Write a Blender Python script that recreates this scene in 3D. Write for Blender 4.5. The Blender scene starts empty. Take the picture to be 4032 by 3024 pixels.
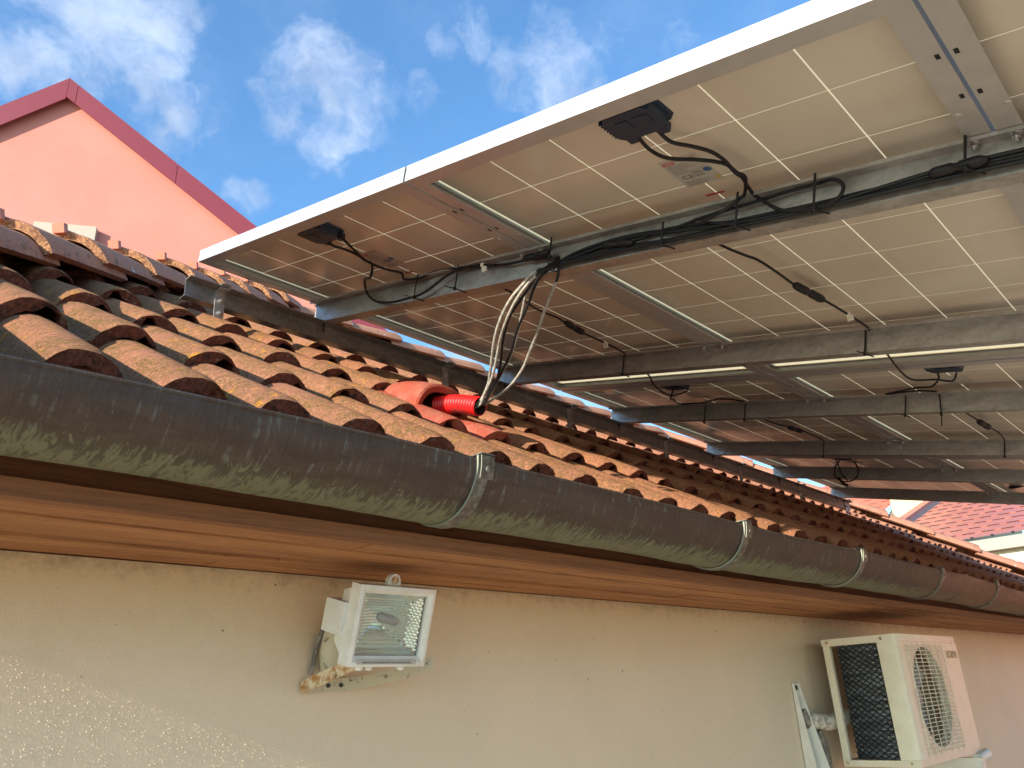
import bpy, bmesh, math, random
from mathutils import Vector, Matrix, noise
R_ = math.radians
random.seed(7)
SC = bpy.context.scene
COL = SC.collection

# ------------------------------------------------------------------ camera
cam_d = bpy.data.cameras.new('camera')
cam = bpy.data.objects.new('camera', cam_d); COL.objects.link(cam); SC.camera = cam
cam_d.sensor_width = 36.0; cam_d.sensor_fit = 'HORIZONTAL'; cam_d.lens = 27.809
cam_d.clip_start = 0.02; cam_d.clip_end = 3000
_rot = Matrix([[0.69063037, -0.23751018, -0.68309488], [-0.72153098, -0.29057019, -0.62846003], [-0.04922136, 0.9269077, -0.37204755]])
cam.matrix_world = _rot.to_4x4()

# ------------------------------------------------------------------ light
SUN_TO = Vector((-1.0, -0.014, 0.345)).normalized()      # direction towards the sun
SUN_EL = math.asin(SUN_TO.z); SUN_ROT = math.atan2(SUN_TO.x, SUN_TO.y)
world = bpy.data.worlds.new('World'); SC.world = world; world.use_nodes = True
sun_d = bpy.data.lights.new('sun', 'SUN'); sun_d.energy = 4.6; sun_d.angle = R_(0.53); sun_d.color = (1.0, 0.89, 0.74)
sun = bpy.data.objects.new('sun', sun_d); COL.objects.link(sun)
sun.rotation_euler = (-SUN_TO).to_track_quat('-Z', 'Y').to_euler(); sun.location = (0, 0, 30)
SC.view_settings.view_transform = 'Standard'; SC.view_settings.look = 'None'
SC.view_settings.exposure = 1.18; SC.view_settings.gamma = 1.0
SC.view_settings.use_curve_mapping = False
SC.cycles.max_bounces = 8; SC.cycles.diffuse_bounces = 5; SC.cycles.use_denoising = True

CLOUDS = [[0.191, 0.712, 0.675, 0.0819, 1.0], [0.172, 0.695, 0.698, 0.0878, 1], [0.239, 0.725, 0.646, 0.0556, 0.8], [0.268, 0.737, 0.62, 0.0468, 0.85], [0.236, 0.747, 0.621, 0.0351, 0.6], [0.307, 0.729, 0.612, 0.0351, 0.5], [0.117, 0.772, 0.624, 0.0644, 0.8], [0.379, 0.63, 0.678, 0.0614, 0.95], [0.43, 0.62, 0.656, 0.0527, 0.8], [0.415, 0.661, 0.625, 0.0497, 0.8], [0.38, 0.666, 0.642, 0.041, 0.6], [0.483, 0.565, 0.669, 0.0293, 0.45], [0.366, 0.745, 0.558, 0.0293, 0.75], [0.473, 0.524, 0.708, 0.0263, 0.45], [0.503, 0.481, 0.718, 0.0293, 0.5], [0.544, 0.47, 0.695, 0.0351, 0.55], [0.583, 0.448, 0.678, 0.0644, 0.8], [0.554, 0.434, 0.711, 0.0527, 0.45], [0.603, 0.393, 0.694, 0.0527, 0.35], [0.65, 0.316, 0.691, 0.0351, 0.35], [0.624, 0.654, 0.428, 0.0527, 0.9], [0.732, 0.584, 0.351, 0.0644, 0.9]]

class NT:
    """small helper round a node tree"""
    def __init__(s, tree): s.t = tree; s.n = tree.nodes; s.l = tree.links
    def add(s, typ, **kw):
        n = s.n.new(typ)
        for k, v in kw.items(): setattr(n, k, v)
        return n
    def set(s, sock, v):
        if hasattr(v, 'is_linked') or hasattr(v, 'links'): s.l.new(v, sock)
        else:
            if isinstance(v, (tuple, list)) and len(v) == 3 and sock.type == 'RGBA': v = (*v, 1)
            sock.default_value = v
    def math(s, op, a, b=0.0, c=None, clamp=False):
        n = s.add('ShaderNodeMath', operation=op, use_clamp=clamp); s.set(n.inputs[0], a); s.set(n.inputs[1], b)
        if c is not None: s.set(n.inputs[2], c)
        return n.outputs[0]
    def vmath(s, op, a, b=(0, 0, 0)):
        n = s.add('ShaderNodeVectorMath', operation=op); s.set(n.inputs[0], a); s.set(n.inputs[1], b)
        return n.outputs['Value'] if op in ('DOT_PRODUCT', 'LENGTH') else n.outputs['Vector']
    def noise(s, vec, scale, detail=4, rough=0.55, dist=0.0, out='Fac'):
        n = s.add('ShaderNodeTexNoise'); s.set(n.inputs['Vector'], vec); n.inputs['Scale'].default_value = scale
        n.inputs['Detail'].default_value = detail; n.inputs['Roughness'].default_value = rough; n.inputs['Distortion'].default_value = dist
        return n.outputs[out]
    def ramp(s, v, a, b, lo=0.0, hi=1.0):
        n = s.add('ShaderNodeMapRange'); n.interpolation_type = 'SMOOTHSTEP'; s.set(n.inputs[0], v)
        for i, x in zip((1, 2, 3, 4), (a, b, lo, hi)): n.inputs[i].default_value = x
        return n.outputs[0]
    def mix(s, f, a, b, mode='MIX'):
        n = s.add('ShaderNodeMix', data_type='RGBA', blend_type=mode); s.set(n.inputs[0], f); s.set(n.inputs[6], a); s.set(n.inputs[7], b)
        return n.outputs[2]
    def scale(s, vec, sc):
        n = s.add('ShaderNodeMapping'); s.set(n.inputs[0], vec); n.inputs['Scale'].default_value = sc
        return n.outputs[0]
    def bump(s, h, strength, dist=0.01, normal=None):
        n = s.add('ShaderNodeBump'); s.set(n.inputs['Height'], h); n.inputs['Strength'].default_value = strength; n.inputs['Distance'].default_value = dist
        if normal is not None: s.l.new(normal, n.inputs['Normal'])
        return n.outputs[0]

def build_sky():
    k = NT(world.node_tree); bg = world.node_tree.nodes['Background']
    sky = k.add('ShaderNodeTexSky', sky_type='NISHITA'); sky.sun_disc = False
    sky.sun_elevation = SUN_EL; sky.sun_rotation = SUN_ROT; sky.altitude = 150; sky.air_density = 1.0; sky.dust_density = 0.6; sky.ozone_density = 2.0
    tc = k.add('ShaderNodeTexCoord').outputs['Generated']
    d = k.vmath('NORMALIZE', tc)
    warp = k.noise(d, 9, 4, 0.6, out='Color')
    w2 = k.vmath('SCALE', k.vmath('SUBTRACT', warp, (0.5, 0.5, 0.5)))
    w2.node.inputs['Scale'].default_value = 0.10
    dw = k.vmath('NORMALIZE', k.vmath('ADD', d, w2))
    acc = None
    for x, y, z, r, a in CLOUDS:
        dist = k.vmath('LENGTH', k.vmath('SUBTRACT', dw, tuple(Vector((x, y, z)).normalized())))
        m = k.ramp(dist, r * 1.65, r * 0.05, 0.0, a)
        acc = m if acc is None else k.math('MAXIMUM', acc, m)
    n1 = k.noise(k.vmath('ADD', d, w2), 17, 9, 0.60, 0.2)
    n2 = k.noise(d, 5.5, 5, 0.6, 0.3)
    # elsewhere in the sky the same broken cloud goes on
    sx = k.add('ShaderNodeSeparateXYZ'); k.l.new(d, sx.inputs[0])
    away = k.math('MAXIMUM', k.ramp(sx.outputs[0], 0.12, -0.25), k.math('MAXIMUM', k.ramp(sx.outputs[1], 0.25, -0.1), k.ramp(sx.outputs[2], 0.8, 0.95)))
    generic = k.math('MULTIPLY', k.ramp(n2, 0.50, 0.68), away)
    body = k.math('MAXIMUM', acc, generic)
    dens = k.math('ADD', k.math('MULTIPLY', body, 1.15), k.math('MULTIPLY', k.math('SUBTRACT', n1, 0.55), 2.0))
    dens = k.math('MULTIPLY', k.ramp(dens, 0.12, 1.30), k.ramp(body, 0.02, 0.3))
    veil = k.math('MULTIPLY', k.ramp(k.noise(d, 7, 5, 0.6), 0.42, 0.75), 0.10)
    dens = k.math('MAXIMUM', dens, veil)
    hi = k.math('MULTIPLY', k.math('ADD', k.noise(d, 14, 5, 0.6), 0.55), 1.0)
    ccol = k.vmath('SCALE', (2.35, 2.85, 3.75)); k.l.new(hi, ccol.node.inputs['Scale'])
    tint = k.mix(1.0, sky.outputs[0], SKY_TINT, 'MULTIPLY')
    out = k.mix(k.math('MULTIPLY', dens, 0.85), tint, ccol)
    k.l.new(out, bg.inputs['Color']); bg.inputs['Strength'].default_value = 0.125
SKY_TINT = (0.80, 1.16, 1.36)
build_sky()

# ------------------------------------------------------------------ materials
def mat(name, fn=None, base=(0.5, 0.5, 0.5), rough=0.6, metal=0.0, spec=0.5):
    m = bpy.data.materials.new(name); m.use_nodes = True
    k = NT(m.node_tree); b = m.node_tree.nodes['Principled BSDF']
    b.inputs['Base Color'].default_value = (*base, 1); b.inputs['Roughness'].default_value = rough
    b.inputs['Metallic'].default_value = metal; b.inputs['Specular IOR Level'].default_value = spec
    k.b = b; k.pos = k.add('ShaderNodeNewGeometry').outputs['Position']
    if fn: fn(k, b)
    return m
def col(k, v): k.l.new(v, k.b.inputs['Base Color'])
def rgh(k, v): k.l.new(v, k.b.inputs['Roughness'])
def nrm(k, v): k.l.new(v, k.b.inputs['Normal'])

def f_tile(k, b, base=(0.50, 0.205, 0.105), dark=(0.26, 0.115, 0.07)):
    p = k.pos
    oi = k.add('ShaderNodeObjectInfo').outputs['Random']
    fine = k.noise(k.scale(p, (1, 1, 1)), 120, 6, 0.75)
    mid = k.noise(k.scale(p, (42, 110, 110)), 1.0, 5, 0.65, 1.2)
    big = k.noise(p, 3.2, 4, 0.6)
    c = k.mix(k.ramp(mid, 0.40, 0.62), base, tuple(x * 0.60 for x in base))
    c = k.mix(k.math('MULTIPLY', k.ramp(fine, 0.48, 0.68), 0.8), c, (0.56, 0.29, 0.165))
    c = k.mix(k.math('MULTIPLY', k.ramp(big, 0.45, 0.7), 0.45), c, dark)
    c = k.mix(k.math('MULTIPLY', oi, 0.30), c, (0.34, 0.17, 0.12))
    sx = k.add('ShaderNodeSeparateXYZ'); k.l.new(p, sx.inputs[0])
    near = k.ramp(sx.outputs[0], 4.0, 0.2)
    moss = k.math('MULTIPLY', k.ramp(k.noise(k.scale(p, (40, 90, 90)), 1.0, 7, 0.75, 1.5), 0.44, 0.58), k.math('MULTIPLY', k.ramp(k.noise(p, 7, 3), 0.30, 0.55), k.math('MULTIPLY', near, 0.95)))
    c = k.mix(moss, c, (0.165, 0.110, 0.028))
    lich = k.math('MULTIPLY', k.ramp(k.noise(p, 34, 7, 0.75, 0.4), 0.575, 0.625), k.math('MULTIPLY', near, k.ramp(k.noise(p, 6, 3), 0.42, 0.54)))
    c = k.mix(lich, c, (0.60, 0.27, 0.02))
    pale = k.ramp(k.noise(p, 75, 3, 0.5), 0.74, 0.78)
    c = k.mix(k.math('MULTIPLY', pale, 0.6), c, (0.62, 0.56, 0.48))
    col(k, c); b.inputs['Roughness'].default_value = 0.92; b.inputs['Specular IOR Level'].default_value = 0.2
    nrm(k, k.bump(k.math('ADD', fine, k.math('MULTIPLY', mid, 1.0)), 1.0, 0.009))
M = {}
M['tile'] = mat('clay_tile', f_tile)
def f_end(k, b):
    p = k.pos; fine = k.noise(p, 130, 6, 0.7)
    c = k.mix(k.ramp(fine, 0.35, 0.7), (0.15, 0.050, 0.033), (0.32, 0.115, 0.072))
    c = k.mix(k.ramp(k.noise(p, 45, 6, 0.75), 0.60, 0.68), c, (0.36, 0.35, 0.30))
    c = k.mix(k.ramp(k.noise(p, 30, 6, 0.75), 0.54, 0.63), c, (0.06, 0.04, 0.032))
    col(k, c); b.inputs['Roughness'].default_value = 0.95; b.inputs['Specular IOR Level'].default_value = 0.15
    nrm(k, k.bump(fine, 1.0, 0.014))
M['tile_end'] = mat('shaded_stained_clay', f_end)  # darker than the tile tops: staining, plus end-face shade put into the colour
def f_cap(k, b, a=(0.46, 0.215, 0.135), d=(0.34, 0.155, 0.10)):
    p = k.pos; fine = k.noise(p, 120, 6, 0.7); streak = k.noise(k.scale(p, (50, 18, 18)), 1, 5, 0.7)
    c = k.mix(k.ramp(fine, 0.4, 0.7), a, d)
    c = k.mix(k.math('MULTIPLY', k.ramp(streak, 0.55, 0.68), 0.7), c, (0.10, 0.07, 0.065))
    c = k.mix(k.ramp(k.noise(p, 26, 6, 0.7), 0.62, 0.68), c, (0.45, 0.17, 0.04))
    c = k.mix(k.ramp(k.noise(p, 18, 2, 0.4), 0.73, 0.75), c, (0.55, 0.53, 0.48))
    col(k, c); b.inputs['Roughness'].default_value = 0.93; b.inputs['Specular IOR Level'].default_value = 0.2
    nrm(k, k.bump(fine, 0.8, 0.005))
M['cap'] = mat('ridge_tile_clay', f_cap)
M['ridge'] = mat('sunny_ridge_clay', lambda k, b: f_cap(k, b, (0.46, 0.22, 0.13), (0.34, 0.16, 0.10)))  # near copy of the cap clay, tinted for the sunlit look
def f_cape(k, b):
    p = k.pos; fine = k.noise(p, 110, 6, 0.75)
    c = k.mix(k.ramp(fine, 0.38, 0.62), (0.22, 0.09, 0.045), (0.60, 0.30, 0.14))
    col(k, c); b.inputs['Roughness'].default_value = 0.95; nrm(k, k.bump(fine, 1.0, 0.012))
M['cap_end'] = mat('rough_clay_edge', f_cape)
def f_red(k, b):
    p = k.pos; fine = k.noise(p, 170, 5, 0.7); m = k.noise(p, 14, 4, 0.6)
    c = k.mix(k.ramp(m, 0.35, 0.7), (0.36, 0.065, 0.036), (0.30, 0.07, 0.042))
    c = k.mix(k.ramp(k.noise(p, 60, 5, 0.7), 0.66, 0.72), c, (0.45, 0.25, 0.18)); c = k.mix(k.math('MULTIPLY', k.ramp(k.noise(p, 22, 6, 0.75), 0.42, 0.70), 0.5), c, (0.40, 0.19, 0.13))
    col(k, c); b.inputs['Roughness'].default_value = 0.85; b.inputs['Specular IOR Level'].default_value = 0.25; nrm(k, k.bump(fine, 0.9, 0.006))
M['red_tile'] = mat('painted_red_tile', f_red)
M['conduit'] = mat('red_plastic', None, (0.72, 0.015, 0.015), 0.42)
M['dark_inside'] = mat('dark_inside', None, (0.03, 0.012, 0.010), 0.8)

def f_gutter(k, b):
    p = k.pos; sx = k.add('ShaderNodeSeparateXYZ'); k.l.new(p, sx.inputs[0])
    st = k.noise(k.scale(p, (62, 7, 9)), 1.0, 6, 0.65, 0.5)
    st2 = k.noise(k.scale(p, (150, 10, 14)), 1.0, 4, 0.6, 0.3)
    mo = k.noise(k.scale(p, (8, 20, 30)), 1.0, 6, 0.7, 0.6)
    low = k.ramp(sx.outputs[2], 0.338, 0.292)
    c = k.mix(k.ramp(mo, 0.35, 0.7), (0.050, 0.035, 0.027), (0.085, 0.060, 0.044))
    upper = k.ramp(sx.outputs[2], 0.345, 0.385)
    c = k.mix(k.math('MULTIPLY', upper, k.ramp(st, 0.45, 0.68)), c, (0.062, 0.058, 0.052))
    c = k.mix(k.math('MULTIPLY', k.ramp(st2, 0.56, 0.68), k.ramp(mo, 0.40, 0.6)), c, (0.13, 0.135, 0.12))
    c = k.mix(k.math('MULTIPLY', k.ramp(k.noise(k.scale(p, (90, 60, 34)), 1, 3, 0.5), 0.69, 0.73), 0.6), c, (0.17, 0.20, 0.17))
    st3 = k.noise(k.scale(p, (95, 26, 34)), 1.0, 5, 0.65, 1.0)
    lowm = k.math('ADD', low, k.math('MULTIPLY', k.math('SUBTRACT', st3, 0.5), 2.6))
    c = k.mix(k.math('MULTIPLY', k.ramp(low, 0.35, 0.95), 0.75), c, (0.058, 0.060, 0.036))
    c = k.mix(k.math('MULTIPLY', k.ramp(lowm, 0.62, 1.0), k.ramp(low, 0.12, 0.55, 0.0, 0.85)), c, (0.15, 0.16, 0.095))
    far = k.ramp(sx.outputs[0], 2.9, 3.8)
    c = k.mix(k.math('MULTIPLY', far, 0.75), c, (0.17, 0.092, 0.055))
    col(k, c); b.inputs['Metallic'].default_value = 0.0; b.inputs['Specular IOR Level'].default_value = 0.35
    rgh(k, k.ramp(mo, 0.3, 0.7, 0.55, 0.78))
    nrm(k, k.bump(k.math('ADD', st, st3), 0.45, 0.006))
M['gutter'] = mat('aged_copper', f_gutter)
def f_strap(k, b):
    mo = k.noise(k.pos, 70, 5, 0.7)
    col(k, k.mix(k.ramp(mo, 0.4, 0.65), (0.10, 0.085, 0.07), (0.19, 0.20, 0.17))); b.inputs['Metallic'].default_value = 0.4
M['strap'] = mat('patina_strap', f_strap, rough=0.55)
M['strap_edge'] = mat('pale_strap_edge', None, (0.24, 0.26, 0.20), 0.55, 0.2)

def f_wood(k, b, a=(0.43, 0.21, 0.085), d=(0.24, 0.105, 0.042)):
    p = k.pos; g = k.math('ADD', k.math('MULTIPLY', k.noise(k.scale(p, (3, 70, 70)), 1.0, 5, 0.65, 0.6), 0.5), k.math('MULTIPLY', k.noise(k.scale(p, (7, 260, 260)), 1.0, 4, 0.65, 0.8), 0.5)); oi = k.add('ShaderNodeObjectInfo').outputs['Random']
    kn = k.ramp(k.noise(k.scale(p, (9, 40, 40)), 1.0, 4, 0.6, 0.8), 0.64, 0.70)
    c = k.mix(k.ramp(g, 0.40, 0.60), a, d); c = k.mix(k.math('MULTIPLY', k.ramp(k.noise(k.scale(p, (2.5, 9, 9)), 1.0, 6, 0.7), 0.48, 0.72), 0.45), c, (0.20, 0.12, 0.07)); c = k.mix(k.math('MULTIPLY', kn, 0.7), c, (0.09, 0.035, 0.018))
    c = k.mix(k.math('MULTIPLY', oi, 0.55), c, d)
    sx = k.add('ShaderNodeSeparateXYZ'); k.l.new(p, sx.inputs[0])
    col(k, c); b.inputs['Roughness'].default_value = 0.8; b.inputs['Specular IOR Level'].default_value = 0.3; nrm(k, k.bump(g, 0.4, 0.003))
M['wood'] = mat('varnished_board', f_wood)
M['wood_dark'] = mat('dark_board', lambda k, b: f_wood(k, b, (0.27, 0.115, 0.045), (0.16, 0.068, 0.03)))

def f_wall(k, b):
    p = k.pos; sx = k.add('ShaderNodeSeparateXYZ'); k.l.new(p, sx.inputs[0])
    big = k.noise(p, 2.3, 4, 0.6); mid = k.noise(p, 11, 5, 0.6)
    c = k.mix(k.ramp(big, 0.35, 0.7), (0.67, 0.56, 0.40), (0.71, 0.59, 0.42))
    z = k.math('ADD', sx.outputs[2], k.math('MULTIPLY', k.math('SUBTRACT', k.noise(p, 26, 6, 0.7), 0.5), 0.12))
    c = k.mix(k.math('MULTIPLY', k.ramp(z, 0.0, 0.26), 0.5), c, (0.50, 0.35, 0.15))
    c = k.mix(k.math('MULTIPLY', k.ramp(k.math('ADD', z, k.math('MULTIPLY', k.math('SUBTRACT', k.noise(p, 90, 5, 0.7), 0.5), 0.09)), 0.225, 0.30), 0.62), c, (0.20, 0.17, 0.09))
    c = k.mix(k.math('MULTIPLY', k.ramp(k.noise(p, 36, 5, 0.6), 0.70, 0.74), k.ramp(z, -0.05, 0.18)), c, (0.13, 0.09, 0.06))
    c = k.mix(k.math('MULTIPLY', k.ramp(k.noise(p, 55, 2, 0.4), 0.765, 0.775), 0.8), c, (0.08, 0.06, 0.05))
    col(k, c); b.inputs['Roughness'].default_value = 0.62; b.inputs['Specular IOR Level'].default_value = 0.45
    f3 = k.noise(p, 260, 3, 0.6); f2 = k.noise(p, 60, 3, 0.5)
    nrm(k, k.bump(k.math('ADD', f3, k.math('MULTIPLY', f2, 1.2)), 0.5, 0.0012))
M['stucco'] = mat('cream_render', f_wall)

def f_galv(k, b, t=1.0):
    p = k.pos; v = k.add('ShaderNodeTexVoronoi'); v.inputs['Scale'].default_value = 90; k.l.new(p, v.inputs['Vector'])
    n = k.noise(k.scale(p, (8, 8, 30)), 1.0, 5, 0.65)
    c = k.mix(k.ramp(n, 0.3, 0.7), (0.46 * t, 0.45 * t, 0.43 * t), (0.32 * t, 0.31 * t, 0.29 * t))
    vb = k.add('ShaderNodeRGBToBW'); k.l.new(v.outputs['Color'], vb.inputs[0]); c = k.mix(0.10, c, vb.outputs[0]); col(k, c)
    b.inputs['Metallic'].default_value = 0.75; rgh(k, k.ramp(k.noise(p, 40, 4), 0.3, 0.7, 0.38, 0.58))
M['galv'] = mat('galvanised_steel', lambda k, b: f_galv(k, b, 1.0)); M['rail'] = mat('weathered_steel', lambda k, b: f_galv(k, b, 0.58))
M['steel'] = mat('bolt_steel', None, (0.62, 0.62, 0.60), 0.3, 0.9)
M['black_steel'] = mat('dark_bolt', None, (0.03, 0.03, 0.03), 0.4, 0.3)
M['alu'] = mat('silver_frame', lambda k, b: col(k, k.mix(k.ramp(k.noise(k.pos, 30, 4), 0.3, 0.7), (0.46, 0.45, 0.44), (0.42, 0.41, 0.40))), rough=0.38, metal=0.35)
M['alu_line'] = mat('frame_groove', None, (0.30, 0.28, 0.26), 0.6)
def f_cell(k, b):
    p = k.pos; oi = k.add('ShaderNodeObjectInfo').outputs['Random']
    c = k.mix(k.noise(p, 5, 3), (0.56, 0.52, 0.45), (0.59, 0.55, 0.47)); c = k.mix(k.math('MULTIPLY', oi, 0.25), c, (0.53, 0.475, 0.39)); c = k.mix(k.math('MULTIPLY', k.ramp(k.noise(k.scale(p, (5, 14, 5)), 1.0, 5, 0.65), 0.5, 0.75), 0.28), c, (0.46, 0.40, 0.31))
    col(k, c); b.inputs['Roughness'].default_value = 0.21
M['cell'] = mat('cell_behind_backsheet', f_cell, spec=0.8)
def f_sheet(k, b):
    tr = k.add('ShaderNodeBsdfTranslucent'); tr.inputs[0].default_value = (0.93, 0.85, 0.66, 1)
    mx = k.add('ShaderNodeMixShader'); mx.inputs[0].default_value = 0.80
    out = k.t.nodes['Material Output']; k.l.new(b.outputs[0], mx.inputs[1]); k.l.new(tr.outputs[0], mx.inputs[2]); k.l.new(mx.outputs[0], out.inputs[0])
M['sheet'] = mat('translucent_backsheet', f_sheet, (0.85, 0.80, 0.68), 0.3)
M['black'] = mat('black_plastic', None, (0.010, 0.010, 0.013), 0.5, 0, 0.3)
M['cable'] = mat('black_cable', None, (0.008, 0.008, 0.010), 0.5, 0, 0.3)
M['box'] = mat('junction_box_plastic', lambda k, b: col(k, k.mix(k.noise(k.pos, 60, 3), (0.010, 0.022, 0.045), (0.016, 0.030, 0.058))), rough=0.42)
def f_grey_cable(k, b):
    col(k, k.mix(k.ramp(k.noise(k.pos, 120, 4, 0.7), 0.45, 0.62), (0.34, 0.315, 0.27), (0.19, 0.175, 0.15)))
M['gcable'] = mat('dusty_grey_cable', f_grey_cable, rough=0.55)
M['label'] = mat('silver_label', None, (0.40, 0.39, 0.36), 0.4)
M['ink'] = mat('ink', None, (0.05, 0.045, 0.05), 0.6); M['ink_grey'] = mat('ink_grey', None, (0.20, 0.18, 0.18), 0.6)
M['ink_red'] = mat('ink_red', None, (0.45, 0.05, 0.06), 0.6); M['ink_blue'] = mat('ink_blue', None, (0.03, 0.10, 0.22), 0.6); M['ink_yellow'] = mat('ink_yellow', None, (0.5, 0.36, 0.03), 0.6)
M['white_tag'] = mat('white_tag', None, (0.75, 0.72, 0.64), 0.5)
def f_white(k, b, c1=(0.72, 0.72, 0.66), c2=(0.62, 0.62, 0.54)):
    col(k, k.mix(k.ramp(k.noise(k.pos, 18, 5, 0.65), 0.35, 0.7), c1, c2)); nrm(k, k.bump(k.noise(k.pos, 300, 2), 0.06, 0.001))
M['white'] = mat('white_enamel', f_white, rough=0.35)
M['ac_white'] = mat('ivory_casing', lambda k, b: f_white(k, b, (0.72, 0.68, 0.53), (0.66, 0.61, 0.46)), rough=0.38)
def f_rusty(k, b):
    n = k.noise(k.pos, 75, 6, 0.75); c = k.mix(k.ramp(n, 0.42, 0.6), (0.62, 0.52, 0.33), (0.36, 0.15, 0.03)); c = k.mix(k.ramp(k.noise(k.pos, 40, 5, 0.7), 0.6, 0.7), c, (0.08, 0.05, 0.035)); col(k, c); nrm(k, k.bump(n, 0.5, 0.002))
M['rusty'] = mat('rusty_white_paint', f_rusty, rough=0.7)
def f_brk(k, b):
    n = k.noise(k.pos, 50, 6, 0.75); col(k, k.mix(k.ramp(n, 0.55, 0.68), (0.52, 0.48, 0.34), (0.10, 0.075, 0.06)))
M['bracket'] = mat('stained_cream_paint', f_brk, rough=0.6)
def f_refl(k, b):
    v = k.add('ShaderNodeTexVoronoi'); v.inputs['Scale'].default_value = 130; k.l.new(k.pos, v.inputs['Vector'])
    nrm(k, k.bump(v.outputs['Distance'], 0.8, 0.004))
M['reflector'] = mat('dimpled_reflector', None, (0.60, 0.64, 0.55), 0.20, 0.85)
def f_glass(k, b):
    tr = k.add('ShaderNodeBsdfTransparent'); mx = k.add('ShaderNodeMixShader'); mx.inputs[0].default_value = 0.14
    k.l.new(tr.outputs[0], mx.inputs[1]); k.l.new(b.outputs[0], mx.inputs[2]); k.l.new(mx.outputs[0], k.t.nodes['Material Output'].inputs[0])
M['glass'] = mat('dusty_glass', f_glass, (0.80, 0.83, 0.76), 0.10)
M['bulb'] = mat('halogen_bulb', None, (0.20, 0.22, 0.21), 0.15, 0.2)
M['coil'] = mat('coil_fins', lambda k, b: col(k, k.mix(k.ramp(k.noise(k.scale(k.pos, (10, 10, 90)), 1, 3), 0.4, 0.65), (0.06, 0.075, 0.085), (0.17, 0.20, 0.225))), rough=0.5, metal=0.3)
M['net'] = mat('black_net', None, (0.012, 0.013, 0.014), 0.5)
M['fan'] = mat('grey_fan_plastic', None, (0.33, 0.33, 0.31), 0.45)
M['ac_dark'] = mat('casing_inside', None, (0.22, 0.16, 0.08), 0.7)
M['insul'] = mat('pipe_insulation', lambda k, b: col(k, k.mix(k.ramp(k.noise(k.pos, 60, 5, 0.7), 0.45, 0.6), (0.60, 0.58, 0.48), (0.30, 0.27, 0.22))), rough=0.7)
M['insul_dark'] = mat('dark_pipe_wrap', lambda k, b: col(k, k.mix(k.ramp(k.noise(k.pos, 50, 5, 0.7), 0.45, 0.6), (0.13, 0.12, 0.10), (0.28, 0.25, 0.2))), rough=0.7)
M['letter'] = mat('bronze_lettering', None, (0.42, 0.30, 0.14), 0.5)
def f_pink(k, b):
    p = k.pos; n = k.noise(p, 1.1, 5, 0.6); f = k.noise(p, 40, 5, 0.6)
    c = k.mix(k.ramp(n, 0.3, 0.7), (0.50, 0.19, 0.15), (0.455, 0.168, 0.13)); c = k.mix(k.math('MULTIPLY', k.ramp(f, 0.4, 0.7), 0.2), c, (0.48, 0.19, 0.135)); c = k.mix(k.math('MULTIPLY', k.ramp(k.noise(k.scale(p, (1.6, 1.6, 0.35)), 1.0, 6, 0.7), 0.48, 0.72), 0.22), c, (0.40, 0.16, 0.12)); col(k, c)
    b.inputs['Roughness'].default_value = 0.85; nrm(k, k.bump(f, 0.25, 0.01))
M['pink'] = mat('salmon_render', f_pink)
M['crimson'] = mat('crimson_sheet_metal', lambda k, b: col(k, k.mix(k.noise(k.pos, 2, 3), (0.19, 0.028, 0.038), (0.16, 0.024, 0.033))), rough=0.42)
M['crimson_dark'] = mat('dark_crimson_soffit', None, (0.20, 0.05, 0.06), 0.6)
M['beige'] = mat('beige_panel', None, (0.36, 0.32, 0.25), 0.6)
def f_rroof(k, b):
    p = k.pos; col(k, k.mix(k.ramp(k.noise(p, 3, 5), 0.35, 0.7), (0.40, 0.14, 0.10), (0.36, 0.12, 0.09)))
M['red_roof'] = mat('red_metal_tile_roof', f_rroof, rough=0.5)
M['orange_roof'] = mat('orange_metal_tile_roof', lambda k, b: col(k, k.mix(k.ramp(k.noise(k.pos, 3, 5), 0.35, 0.7), (0.50, 0.165, 0.09), (0.44, 0.14, 0.08))), rough=0.6)
M['cream'] = mat('cream_wall', lambda k, b: col(k, k.mix(k.noise(k.pos, 2, 4), (0.60, 0.50, 0.28), (0.55, 0.46, 0.25))), rough=0.8)
M['grey_metal'] = mat('grey_gutter_metal', None, (0.22, 0.20, 0.17), 0.5)
M['cream_trim'] = mat('cream_trim', None, (0.78, 0.72, 0.5), 0.6)
M['brown_trim'] = mat('brown_trim', None, (0.30, 0.15, 0.07), 0.6)
def f_ground(k, b):
    p = k.pos; n = k.noise(p, 1.5, 5); f = k.noise(p, 60, 4)
    sx = k.add('ShaderNodeSeparateXYZ'); k.l.new(p, sx.inputs[0]); c = k.mix(k.ramp(n, 0.3, 0.7), (0.60, 0.46, 0.31), (0.54, 0.41, 0.275))
    col(k, k.mix(k.ramp(sx.outputs[0], 2.55, 2.6), c, (0.27, 0.205, 0.135))); b.inputs['Roughness'].default_value = 0.9; nrm(k, k.bump(f, 0.4, 0.01))  # unseen ground, darkened past the step to cut bounce under the rear panels
M['ground'] = mat('bounce_split_ground', f_ground)
M['foil'] = mat('crumpled_foil', lambda k, b: nrm(k, k.bump(k.noise(k.pos, 60, 3), 1.0, 0.02)), (0.75, 0.76, 0.78), 0.25, 0.7)
M['straw'] = mat('dry_straw', None, (0.40, 0.27, 0.12), 0.8)
M['brown_clay'] = mat('shaded_clay', lambda k, b: f_cap(k, b))

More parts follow.
